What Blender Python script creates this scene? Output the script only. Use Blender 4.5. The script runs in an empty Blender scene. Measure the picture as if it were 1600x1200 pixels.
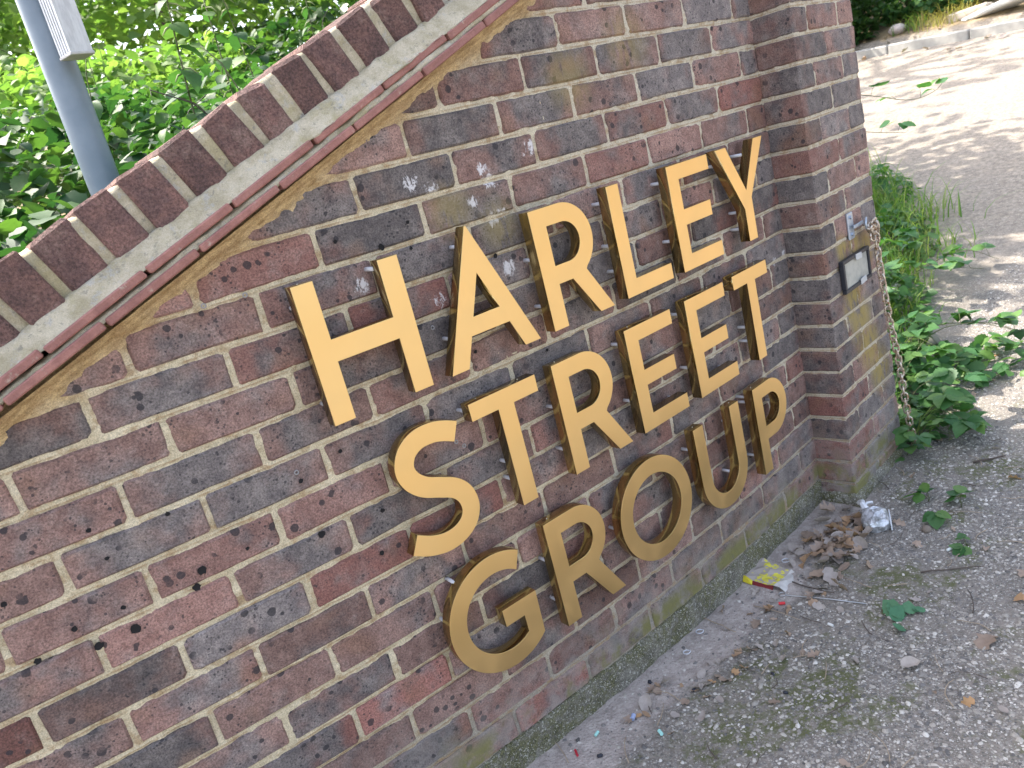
import bpy, math, random
import numpy as np
from mathutils import Vector, Matrix

random.seed(7)
RNG = np.random.default_rng(11)
S = bpy.context.scene
COL = S.collection

# ------------------------------------------------------------------ camera
cam_d = bpy.data.cameras.new('camera')
cam = bpy.data.objects.new('camera', cam_d)
COL.objects.link(cam)
S.camera = cam
CAM = Vector((-2.063, -1.339, 0.158))
RX = Vector((0.7539, -0.6111, -0.2416)); RD = Vector((-0.3587, -0.0745, -0.9305)); RF = Vector((0.5506, 0.7881, -0.2753))
RF.normalize(); RX = (RX - RF * RX.dot(RF)).normalized(); RD = RF.cross(RX).normalized()
M = Matrix.Identity(4)
for i in range(3):
    M[i][0] = RX[i]; M[i][1] = -RD[i]; M[i][2] = -RF[i]; M[i][3] = CAM[i]
cam.matrix_world = M
cam_d.sensor_width = 36.0
cam_d.lens = 36.0 * 1238.876 / 1600.0
cam_d.clip_start = 0.02
cam_d.clip_end = 500
cam_d.dof.use_dof = True
cam_d.dof.focus_distance = 1.75
cam_d.dof.aperture_fstop = 8.0

# ------------------------------------------------------------------ light
SUN_DIR = Vector((-0.30, 0.66, 0.92)).normalized()          # towards the sun
W = bpy.data.worlds.new('World'); S.world = W; W.use_nodes = True
wn = W.node_tree.nodes; wl = W.node_tree.links
for n in list(wn): wn.remove(n)
sky = wn.new('ShaderNodeTexSky'); sky.sky_type = 'NISHITA'; sky.sun_disc = False
sky.sun_elevation = math.asin(SUN_DIR.z)
sky.sun_rotation = math.atan2(SUN_DIR.x, SUN_DIR.y)
sky.air_density = 1.0; sky.dust_density = 4.0; sky.ozone_density = 1.0
bg = wn.new('ShaderNodeBackground'); bg.inputs['Strength'].default_value = 0.15
wo = wn.new('ShaderNodeOutputWorld')
hs = wn.new('ShaderNodeHueSaturation'); hs.inputs['Saturation'].default_value = .68
wl.new(sky.outputs[0], hs.inputs['Color']); wl.new(hs.outputs[0], bg.inputs['Color']); wl.new(bg.outputs[0], wo.inputs['Surface'])
sun_d = bpy.data.lights.new('sun', 'SUN'); sun_d.energy = 2.5; sun_d.angle = math.radians(0.55); sun_d.color = (1.0, 0.93, 0.82)
sun = bpy.data.objects.new('sun', sun_d); COL.objects.link(sun)
sun.rotation_euler = SUN_DIR.to_track_quat('Z', 'Y').to_euler()
S.view_settings.view_transform = 'Standard'; S.view_settings.look = 'None'
S.view_settings.gamma = 1.0; S.view_settings.use_curve_mapping = False
S.view_settings.exposure = 2.06

# ------------------------------------------------------------------ numeric helpers
KC = 0.0619
def wy(x): return KC * (x + 1.0) ** 2 if x < 0 else KC + 2 * KC * x
def wyv(x): return np.where(x < 0, KC * (x + 1.0) ** 2, KC + 2 * KC * x)
def wang(x): return math.atan(2 * KC * (min(x, 0) + 1.0))
def sstep(a, b, x):
    t = np.clip((x - a) / (b - a), 0, 1); return t * t * (3 - 2 * t)
def th(x, y):
    """ground height"""
    x = np.asarray(x, float); y = np.asarray(y, float)
    s = (x + 2.06) * .92 + (y + 1.34) * .39
    k = .6
    ramp = .172 * k * np.log1p(np.exp(np.clip((s - 3.6) / k, -40, 40)))
    side = (y + 1.34) * .86 - (x + 2.06) * .5
    left = sstep(.35, 1.3, side) * sstep(.3, .8, y)
    bank = -.55 + .16 * np.clip(y - .3, 0, 30)
    z = -1.16 + ramp + sstep(8.02, 8.16, x) * (.11 + .12 * np.clip(x - 8.1, 0, 30))
    return z * (1 - left) + np.maximum(bank, z) * left
def thf(x, y): return float(th(x, y))
def hash3(ix, iy, seed):
    h = (ix * 374761393 + iy * 668265263 + seed * 2147483647) & 0xFFFFFFFF
    h = ((h ^ (h >> 13)) * 1274126177) & 0xFFFFFFFF
    return ((h ^ (h >> 16)) & 0xFFFF) / 65535.0
def vnoise(x, y, seed=0):
    x = np.asarray(x, float); y = np.asarray(y, float)
    ix = np.floor(x).astype(np.int64); iy = np.floor(y).astype(np.int64)
    fx = x - ix; fy = y - iy
    fx = fx * fx * (3 - 2 * fx); fy = fy * fy * (3 - 2 * fy)
    a = hash3(ix, iy, seed); b = hash3(ix + 1, iy, seed); c = hash3(ix, iy + 1, seed); d = hash3(ix + 1, iy + 1, seed)
    return (a * (1 - fx) + b * fx) * (1 - fy) + (c * (1 - fx) + d * fx) * fy - .5
def in_view(p, m=0.03):
    v = Vector(p) - CAM
    d = v.dot(RF)
    if d < .05: return False
    u = v.dot(RX) / d * 1238.876 / 1600; w = v.dot(RD) / d * 1238.876 / 1200
    return abs(u) < .5 + m and abs(w) < .5 + m

# ------------------------------------------------------------------ object helpers
def mesh(name, verts, faces, smooth=False):
    me = bpy.data.meshes.new(name)
    me.from_pydata([tuple(v) for v in verts], [], [tuple(f) for f in faces])
    if smooth: me.polygons.foreach_set('use_smooth', [True] * len(me.polygons))
    me.update()
    return me
def mesh_np(name, V, F, smooth=True):
    """V (n,3), F (m,k) numpy"""
    me = bpy.data.meshes.new(name)
    k = F.shape[1]
    me.vertices.add(len(V)); me.vertices.foreach_set('co', V.astype(np.float32).ravel())
    me.loops.add(F.size); me.loops.foreach_set('vertex_index', F.astype(np.int32).ravel())
    me.polygons.add(len(F)); me.polygons.foreach_set('loop_start', np.arange(0, F.size, k, dtype=np.int32))
    me.polygons.foreach_set('use_smooth', np.full(len(F), smooth))
    me.update(calc_edges=True); me.validate()
    return me
def add(name, me, mat=None, parent=None, loc=None, rot=None, kind=None):
    o = bpy.data.objects.new(name, me)
    COL.objects.link(o)
    if mat is not None and me is not None and len(me.materials) == 0: me.materials.append(mat)
    if parent is not None: o.parent = parent
    if loc is not None: o.location = loc
    if rot is not None: o.rotation_euler = rot
    if kind: o['kind'] = kind
    return o
def tag(o, label, cat, group=None):
    o['label'] = label; o['category'] = cat
    if group: o['group'] = group
    return o
def empty(name, loc, label, cat, group=None, rot=None):
    o = bpy.data.objects.new(name, None); COL.objects.link(o); o.location = loc
    o.empty_display_size = .05
    if rot: o.rotation_euler = rot
    return tag(o, label, cat, group)
class MB:
    """collects shapes into one mesh"""
    def __init__(s): s.v = []; s.f = []
    def box(s, c, h, rz=0.0, mat=None):
        b = len(s.v); ca, sa = math.cos(rz), math.sin(rz)
        for dx, dy, dz in [(-1,-1,-1),(1,-1,-1),(1,1,-1),(-1,1,-1),(-1,-1,1),(1,-1,1),(1,1,1),(-1,1,1)]:
            x, y, z = dx*h[0], dy*h[1], dz*h[2]
            s.v.append((c[0]+x*ca-y*sa, c[1]+x*sa+y*ca, c[2]+z))
        for q in [(0,3,2,1),(4,5,6,7),(0,1,5,4),(1,2,6,5),(2,3,7,6),(3,0,4,7)]: s.f.append(tuple(b+i for i in q))
        return s
    def cbox(s, c, h, ch=.004, jit=0.0):
        """chamfered box, 44 triangles"""
        b = len(s.v); idx = {}
        sg = [(-1,-1,-1),(1,-1,-1),(1,1,-1),(-1,1,-1),(-1,-1,1),(1,-1,1),(1,1,1),(-1,1,1)]
        for k, g in enumerate(sg):
            j = [random.uniform(-jit, jit) for _ in range(3)]
            for a in range(3):
                p = [g[i] * (h[i] - (0 if i == a else ch)) + j[i] + c[i] for i in range(3)]
                idx[(k, a)] = len(s.v); s.v.append(tuple(p))
        def q(*ks): s.f.append(tuple(idx[k] for k in ks))
        for a, cyc in [(2, (4,5,6,7)), (2, (3,2,1,0)), (1, (0,1,5,4)), (1, (2,3,7,6)), (0, (1,2,6,5)), (0, (3,0,4,7))]: q(*[(k, a) for k in cyc])
        E = [(0,1),(1,2),(2,3),(3,0),(4,5),(5,6),(6,7),(7,4),(0,4),(1,5),(2,6),(3,7)]
        for k1, k2 in E:
            ax = [i for i in range(3) if sg[k1][i] == sg[k2][i]]
            q((k1, ax[0]), (k2, ax[0]), (k2, ax[1]), (k1, ax[1]))
        for k in range(8): q((k,0),(k,1),(k,2))
        return s
    def tube(s, pts, rad, n=6, cap=True):
        pts = [Vector(p) for p in pts]; rs = rad if hasattr(rad, '__len__') else [rad] * len(pts)
        b = len(s.v); up = Vector((0, 0, 1)); prev = None
        for i, p in enumerate(pts):
            t = (pts[min(i+1, len(pts)-1)] - pts[max(i-1, 0)])
            if t.length < 1e-9: t = Vector((0, 0, 1))
            t.normalize()
            if prev is None: a = t.cross(up if abs(t.z) < .9 else Vector((1, 0, 0)))
            else: a = prev - t * prev.dot(t)
            a.normalize(); prev = a; c = t.cross(a)
            for k in range(n):
                an = 2 * math.pi * k / n
                s.v.append(tuple(p + (a * math.cos(an) + c * math.sin(an)) * rs[i]))
        for i in range(len(pts) - 1):
            for k in range(n):
                k2 = (k + 1) % n
                s.f.append((b+i*n+k, b+i*n+k2, b+(i+1)*n+k2, b+(i+1)*n+k))
        if cap:
            s.f.append(tuple(b+k for k in range(n))[::-1]); e = b + (len(pts)-1)*n
            s.f.append(tuple(e+k for k in range(n)))
        return s
    def poly(s, vs, fs):
        b = len(s.v); s.v += [tuple(v) for v in vs]; s.f += [tuple(b+i for i in f) for f in fs]; return s
    def build(s, name, smooth=False):
        me = mesh(name, s.v, s.f, smooth)
        bm_fix(me)
        return me
import bmesh
def bm_fix(me):
    bm = bmesh.new(); bm.from_mesh(me); bmesh.ops.recalc_face_normals(bm, faces=bm.faces); bm.to_mesh(me); bm.free()

# ------------------------------------------------------------------ material helpers
class NT:
    def __init__(s, name, rough=.8, metallic=0.0):
        s.m = bpy.data.materials.new(name); s.m.use_nodes = True
        s.t = s.m.node_tree; s.n = s.t.nodes; s.l = s.t.links
        s.b = s.n['Principled BSDF']; s.b.inputs['Roughness'].default_value = rough; s.b.inputs['Metallic'].default_value = metallic
        s.out = s.n['Material Output']
    def node(s, ty, **kw):
        n = s.n.new(ty)
        for k, v in kw.items(): setattr(n, k, v)
        return n
    def val(s, x, inp):
        if x is None: return
        if isinstance(x, bpy.types.NodeSocket): s.l.new(x, inp)
        elif isinstance(x, (tuple, list)) and inp.type == 'RGBA': inp.default_value = (*x[:3], 1)
        else: inp.default_value = x
    def math(s, op, a, b=None, c=None, clamp=False):
        n = s.node('ShaderNodeMath', operation=op, use_clamp=clamp)
        s.val(a, n.inputs[0]); s.val(b, n.inputs[1])
        if c is not None: s.val(c, n.inputs[2])
        return n.outputs[0]
    def vmath(s, op, a, b=None, scale=None):
        n = s.node('ShaderNodeVectorMath', operation=op)
        s.val(a, n.inputs[0])
        if b is not None: s.val(b, n.inputs[1])
        if scale is not None: s.val(scale, n.inputs['Scale'])
        return n.outputs['Value'] if op in ('LENGTH', 'DISTANCE', 'DOT_PRODUCT') else n.outputs[0]
    def noise(s, vec, scale, detail=3, rough=.55, dist=0.0):
        n = s.node('ShaderNodeTexNoise'); s.val(vec, n.inputs['Vector'])
        n.inputs['Scale'].default_value = scale; n.inputs['Detail'].default_value = detail
        n.inputs['Roughness'].default_value = rough; n.inputs['Distortion'].default_value = dist
        return n.outputs['Fac']
    def voro(s, vec, scale, feature='F1', rnd=1.0):
        n = s.node('ShaderNodeTexVoronoi', feature=feature); s.val(vec, n.inputs['Vector'])
        n.inputs['Scale'].default_value = scale; n.inputs['Randomness'].default_value = rnd
        return n
    def ramp(s, x, lo, hi, a=0.0, b=1.0):
        n = s.node('ShaderNodeMapRange', interpolation_type='SMOOTHSTEP'); s.val(x, n.inputs['Value'])
        n.inputs['From Min'].default_value = lo; n.inputs['From Max'].default_value = hi
        n.inputs['To Min'].default_value = a; n.inputs['To Max'].default_value = b
        return n.outputs[0]
    def mix(s, f, a, b, mode='MIX'):
        n = s.node('ShaderNodeMix', data_type='RGBA', blend_type=mode)
        s.val(f, n.inputs[0]); s.val(a, n.inputs[6]); s.val(b, n.inputs[7]); return n.outputs[2]
    def cramp(s, x, stops):
        n = s.node('ShaderNodeValToRGB'); s.val(x, n.inputs[0]); e = n.color_ramp.elements
        while len(e) < len(stops): e.new(.5)
        for i, (p, c) in enumerate(stops): e[i].position = p; e[i].color = (*c, 1)
        return n.outputs[0]
    def bump(s, h, strength=.5, dist=.002, normal=None):
        n = s.node('ShaderNodeBump'); n.inputs['Strength'].default_value = strength; n.inputs['Distance'].default_value = dist
        s.val(h, n.inputs['Height'])
        if normal is not None: s.l.new(normal, n.inputs['Normal'])
        return n.outputs[0]
    def pos(s): return s.node('ShaderNodeNewGeometry').outputs['Position']
    def obj(s): return s.node('ShaderNodeTexCoord').outputs['Object']
    def island(s): return s.node('ShaderNodeNewGeometry').outputs['Random Per Island']
    def oinfo(s): return s.node('ShaderNodeObjectInfo')
    def sep(s, v):
        n = s.node('ShaderNodeSeparateXYZ'); s.val(v, n.inputs[0]); return n.outputs
    def comb(s, x, y, z):
        n = s.node('ShaderNodeCombineXYZ'); s.val(x, n.inputs[0]); s.val(y, n.inputs[1]); s.val(z, n.inputs[2]); return n.outputs[0]
    def spots(s, pos, centres, inner, outer):
        """mask that is 1 near any of the given places"""
        acc = None
        for c in centres:
            d = s.vmath('DISTANCE', pos, c[:3]); r = c[3] if len(c) > 3 else 1.0
            m = s.ramp(d, inner * r, outer * r, 1.0, 0.0)
            acc = m if acc is None else s.math('MAXIMUM', acc, m)
        return acc
    def fin(s, color=None, rough=None, normal=None):
        if color is not None: s.val(color, s.b.inputs['Base Color'])
        if rough is not None: s.val(rough, s.b.inputs['Roughness'])
        if normal is not None: s.l.new(normal, s.b.inputs['Normal'])
        return s.m
def plain(name, c, rough=.6, metallic=0.0, var=.25, scale=60):
    t = NT(name, rough, metallic); n = t.noise(t.obj(), scale, 4)
    k = t.math('MULTIPLY_ADD', n, var * 2, 1 - var)
    return t.fin(t.mix(1.0, c, t.comb(k, k, k), 'MULTIPLY'))

SLOPE = .4165
def tile_z(x): return .054 + SLOPE * (x + 1.816)      # underside of the creasing tiles along the wall

# ---- brick
def brick_material(name, spots_white=(), spots_ochre=(), moss=True, och=.85):
    t = NT(name, .88)
    P = t.pos(); oi = t.oinfo(); rnd = oi.outputs['Random']; oc = t.sep(oi.outputs['Color'])
    L = t.obj()
    off = t.vmath('ADD', P, t.comb(t.math('MULTIPLY', rnd, 37.0), t.math('MULTIPLY', rnd, 91.0), t.math('MULTIPLY', rnd, 53.0)))
    lx = t.sep(L)
    n1 = t.noise(off, 8.5, 3, .62)
    n2 = t.noise(off, 32, 4, .6)
    # blue-grey flashed heart, red ends
    endm = t.ramp(t.math('ABSOLUTE', lx[0]), .055, .098)
    blue = t.math('ADD', t.math('MULTIPLY', oc[0], 1.15), t.math('MULTIPLY', t.math('SUBTRACT', n1, .5), 3.0))
    blue = t.math('SUBTRACT', blue, t.math('MULTIPLY', endm, .38))
    blue = t.ramp(blue, .15, .95)
    red = t.mix(t.ramp(n2, .35, .65), (.190, .114, .098), (.272, .172, .148))
    red = t.mix(t.math('MULTIPLY', oc[1], .75), red, (.25, .098, .080))
    blu = t.mix(t.ramp(n2, .3, .7), (.116, .100, .101), (.208, .180, .172))
    c = t.mix(blue, red, blu)
    # whole-brick lightness
    br = t.math('MULTIPLY_ADD', oc[2], .9, .55)
    c = t.mix(1.0, c, t.comb(br, br, br), 'MULTIPLY')
    # dusty bloom
    nb = t.noise(off, 19, 5, .7)
    c = t.mix(t.math('MULTIPLY', t.ramp(nb, .5, .75), .34), c, (.33, .285, .265))
    # orange-brown drift
    no = t.noise(off, 8, 2)
    c = t.mix(t.math('MULTIPLY', t.ramp(no, .56, .72), .4), c, (.20, .10, .055))
    # fine sand grain
    g = t.noise(P, 300, 4, .78)
    gk = t.math('MULTIPLY_ADD', t.ramp(g, .28, .72), 1.15, .46)
    c = t.mix(1.0, c, t.comb(gk, gk, gk), 'MULTIPLY')
    # manganese specks
    wv = t.vmath('ADD', off, t.vmath('SCALE', t.vmath('SUBTRACT', t.node('ShaderNodeTexNoise').outputs['Color'], (.5, .5, .5)), scale=.0))
    v1 = t.voro(t.vmath('ADD', off, t.comb(t.math('MULTIPLY', n2, .012), t.math('MULTIPLY', n1, .012), 0.0)), 48)
    r1 = t.sep(v1.outputs['Color'])[0]
    m1 = t.math('MULTIPLY', t.math('LESS_THAN', v1.outputs['Distance'], t.math('MULTIPLY', t.math('SUBTRACT', r1, .52), .85)), t.ramp(t.noise(off, 14, 2), .40, .54))
    v2 = t.voro(off, 150)
    r2 = t.sep(v2.outputs['Color'])[1]
    m2 = t.math('LESS_THAN', v2.outputs['Distance'], t.math('MULTIPLY', t.math('SUBTRACT', r2, .62), 1.05))
    m2 = t.math('MULTIPLY', m2, t.ramp(n1, .35, .55))
    sp = t.math('MAXIMUM', t.math('MULTIPLY', m1, .82), t.math('MULTIPLY', m2, .75))
    c = t.mix(sp, c, (.028, .026, .032))
    # pale efflorescence streaks
    ne = t.noise(t.vmath('MULTIPLY', off, (1.0, 1.0, 2.6)), 46, 5, .75)
    c = t.mix(t.math('MULTIPLY', t.ramp(ne, .66, .76), t.math('MULTIPLY', t.ramp(n1, .45, .62), .55)), c, (.47, .43, .41))
    if spots_white:
        sm = t.spots(P, spots_white, .004, .034)
        nw = t.noise(t.vmath('MULTIPLY', P, (1.0, 1.0, .55)), 95, 5, .8, .6)
        w = t.ramp(t.math('ADD', nw, t.math('MULTIPLY', sm, .30)), .70, .80)
        w = t.math('MULTIPLY', w, t.ramp(sm, .02, .25))
        c = t.mix(t.math('MULTIPLY', w, .85), c, (.70, .68, .70))
    if spots_ochre:
        so = t.spots(P, spots_ochre, .02, .11)
        ny = t.noise(t.vmath('MULTIPLY', P, (1.0, 1.0, .35)), 40, 4, .65)
        c = t.mix(t.math('MULTIPLY', t.math('MULTIPLY', so, t.ramp(ny, .30, .50)), och), c, t.mix(ny, (.24, .18, .06), (.42, .32, .09)))
    pz = t.sep(P)
    if moss:
        low = t.ramp(pz[2], -1.10, -.82, 1.0, 0.0)
        c = t.mix(t.math('MULTIPLY', low, t.math('MULTIPLY', t.ramp(t.noise(P, 16, 4, .65), .38, .60), .55)), c, (.33, .30, .275))
        band = t.math('MULTIPLY', t.ramp(pz[2], -1.05, -1.005, 1.0, .0), t.ramp(t.noise(P, 6, 5, .72), .43, .58))
        c = t.mix(t.math('MULTIPLY', band, .92), c, t.mix(t.noise(P, 150, 3, .7), (.13, .125, .06), (.24, .225, .06)))
        mid = t.math('MULTIPLY', t.ramp(pz[2], -1.03, -.93, .35, 0.0), t.ramp(t.noise(P, 9, 4, .7), .52, .62))
        c = t.mix(mid, c, (.15, .145, .06))
    h = t.math('ADD', t.math('MULTIPLY', g, .5), t.math('ADD', t.math('MULTIPLY', t.noise(P, 90, 4, .6), .9), t.math('MULTIPLY', sp, -.7)))
    return t.fin(c, None, t.bump(h, .85, .0026))

SPL = [(-1.396,-.012),(-1.249,-.086),(-1.063,-.071),(-1.005,-.071,.7),(-1.07,.136),(-1.062,.110),(-1.242,.144),(-1.198,.124),(-1.114,.077,.8),(-1.074,.035),(-1.048,.042,.8),(-.955,.145,.6),(-.931,.156),(-.025,-.326),(-.08,-.33,.8)]
SPL3 = [(x[0], wy(x[0]), x[1], x[2] if len(x) > 2 else 1.0) for x in SPL]
OCH3 = [(-.571, .03, .33, 1.0), (-.78, .01, .27, .9), (-1.17, .0, .075, .7), (-1.06, .0, .02, .7)]
M_BRICK = brick_material('brick_face', SPL3, OCH3, och=.42)
M_PIER = brick_material('pier_brick_face', (), [(.17,-.03,-.52,.9),(.20,-.03,-.60,1.1),(.24,-.02,-.70,1.1),(.30,-.02,-.80,1.0),(.30,-.02,-.40,.8),(.13,-.03,-.36,.6),(.22,-.03,-.36,.6),(.14,-.04,-.55,.7)], moss=True)

PITCH_M = .0747
def mortar_material(name):
    t = NT(name, .95); P = t.pos(); p = t.sep(P)
    n = t.noise(P, 26, 5, .7)
    c = t.mix(t.ramp(n, .3, .7), (.50, .425, .285), (.66, .575, .415))
    # warmer to the left, greyer to the right and low down
    rgt = t.ramp(t.math('ADD', p[0], t.math('MULTIPLY', t.noise(P, 5, 3), .5)), -1.3, -.3)
    c = t.mix(t.math('MULTIPLY', rgt, .7), c, (.54, .495, .41))
    low = t.ramp(t.math('ADD', p[2], t.math('MULTIPLY', n, .12)), -1.0, -.72, 1.0, 0.0)
    c = t.mix(t.math('MULTIPLY', low, .9), c, (.285, .255, .222))
    # brown line along the lower edge of each bed joint
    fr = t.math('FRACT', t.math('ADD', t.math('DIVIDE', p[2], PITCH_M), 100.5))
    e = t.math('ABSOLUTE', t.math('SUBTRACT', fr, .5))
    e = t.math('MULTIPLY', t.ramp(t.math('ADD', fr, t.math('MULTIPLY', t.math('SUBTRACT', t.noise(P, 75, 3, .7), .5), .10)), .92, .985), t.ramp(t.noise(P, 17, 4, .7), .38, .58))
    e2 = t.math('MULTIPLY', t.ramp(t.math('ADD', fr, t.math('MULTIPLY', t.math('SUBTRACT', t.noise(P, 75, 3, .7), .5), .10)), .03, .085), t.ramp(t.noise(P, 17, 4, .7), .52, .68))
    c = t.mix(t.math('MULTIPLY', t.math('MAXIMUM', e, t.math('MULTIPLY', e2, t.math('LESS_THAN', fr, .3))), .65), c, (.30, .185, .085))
    # ochre run-off under the tiles
    dz = t.math('SUBTRACT', t.math('MULTIPLY_ADD', p[0], SLOPE, .054 + SLOPE * 1.816), p[2])
    och = t.ramp(t.math('ADD', dz, t.math('MULTIPLY', t.math('SUBTRACT', n, .5), .05)), .014, .085, 1.0, 0.0)
    oc = t.mix(t.ramp(t.noise(t.comb(t.math('MULTIPLY_ADD', p[2], .41, p[0]), p[1], t.math('MULTIPLY', dz, 6.0)), 22, 5, .75), .3, .7), (.25, .145, .05), (.60, .435, .22))
    c = t.mix(t.math('MULTIPLY', och, .9), c, oc)
    nd = t.noise(P, 40, 4, .65)
    c = t.mix(t.math('MULTIPLY', t.ramp(nd, .50, .66), .6), c, (.34, .22, .11))
    lm = t.math('MULTIPLY', t.ramp(p[2], -1.12, -1.02, 1.0, 0.0), t.ramp(t.noise(P, 9, 5, .7), .48, .62))
    c = t.mix(t.math('MULTIPLY', lm, .7), c, (.15, .155, .05))
    g = t.noise(P, 420, 3, .8)
    k = t.math('MULTIPLY_ADD', t.ramp(g, .25, .75), .8, .6)
    c = t.mix(1.0, c, t.comb(k, k, k), 'MULTIPLY')
    return t.fin(c, None, t.bump(t.math('ADD', t.math('MULTIPLY', g, .5), t.noise(P, 130, 4, .65)), .8, .003))
M_MORTAR = mortar_material('lime_mortar')

def coping_mat():
    t = NT('coping_brick_face', .9); P = t.pos(); oi = t.oinfo(); rnd = oi.outputs['Random']
    off = t.vmath('ADD', P, t.comb(t.math('MULTIPLY', rnd, 37.0), t.math('MULTIPLY', rnd, 91.0), 0.0))
    n = t.noise(off, 22, 4, .6); g = t.noise(P, 380, 3, .75)
    c = t.mix(t.ramp(n, .32, .68), (.122, .070, .064), (.238, .126, .104))
    c = t.mix(t.math('MULTIPLY', rnd, .5), c, (.15, .088, .082))
    rv = t.math('MULTIPLY_ADD', t.math('FRACT', t.math('MULTIPLY', rnd, 7.31)), .5, .80)
    c = t.mix(1.0, c, t.comb(rv, rv, rv), 'MULTIPLY')
    c = t.mix(t.math('MULTIPLY', t.ramp(t.noise(off, 13, 5, .75), .52, .66), .55), c, (.29, .195, .165))
    c = t.mix(t.math('MULTIPLY', t.ramp(t.noise(off, 60, 4, .7), .6, .7), .5), c, (.05, .04, .042))
    k = t.math('MULTIPLY_ADD', t.ramp(t.noise(P, 240, 4, .8), .27, .73), 1.2, .42)
    c = t.mix(1.0, c, t.comb(k, k, k), 'MULTIPLY')
    h = t.math('ADD', g, t.math('MULTIPLY', t.noise(off, 55, 5, .7), 2.2))
    return t.fin(c, None, t.bump(h, 1.0, .005))
M_COPING = coping_mat()
def coping_mortar_mat():
    t = NT('pale_weathered_mortar', .95); P = t.pos()
    n = t.noise(P, 24, 5, .7); g = t.noise(P, 520, 3, .75)
    c = t.mix(t.ramp(n, .33, .66), (.39, .335, .225), (.58, .51, .385))
    c = t.mix(t.math('MULTIPLY', t.ramp(t.noise(P, 36, 4, .7), .55, .68), .5), c, (.42, .42, .43))
    c = t.mix(t.math('MULTIPLY', t.ramp(t.noise(P, 13, 4, .7), .50, .66), .5), c, (.33, .285, .13))
    c = t.mix(t.math('MULTIPLY', t.ramp(t.noise(P, 85, 3, .7), .58, .68), .6), c, (.20, .19, .165))
    k = t.math('MULTIPLY_ADD', g, 1.2, .4)
    c = t.mix(1.0, c, t.comb(k, k, k), 'MULTIPLY')
    return t.fin(c, None, t.bump(t.math('ADD', g, t.math('MULTIPLY', n, 1.2)), .8, .003))
M_CMORT = coping_mortar_mat()
def tile_mat():
    t = NT('red_clay_tile', .85); P = t.pos(); rnd = t.oinfo().outputs['Random']
    n = t.noise(P, 30, 4, .65); g = t.noise(P, 300, 3, .7)
    c = t.mix(t.ramp(n, .3, .7), (.26, .115, .098), (.37, .175, .145))
    c = t.mix(t.math('MULTIPLY', rnd, .35), c, (.24, .115, .10))
    c = t.mix(t.math('MULTIPLY', t.ramp(t.noise(P, 55, 4, .7), .62, .72), .6), c, (.42, .36, .30))
    k = t.math('MULTIPLY_ADD', g, .8, .6)
    c = t.mix(1.0, c, t.comb(k, k, k), 'MULTIPLY')
    return t.fin(c, None, t.bump(g, .4, .0015))
M_TILE = tile_mat()

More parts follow.
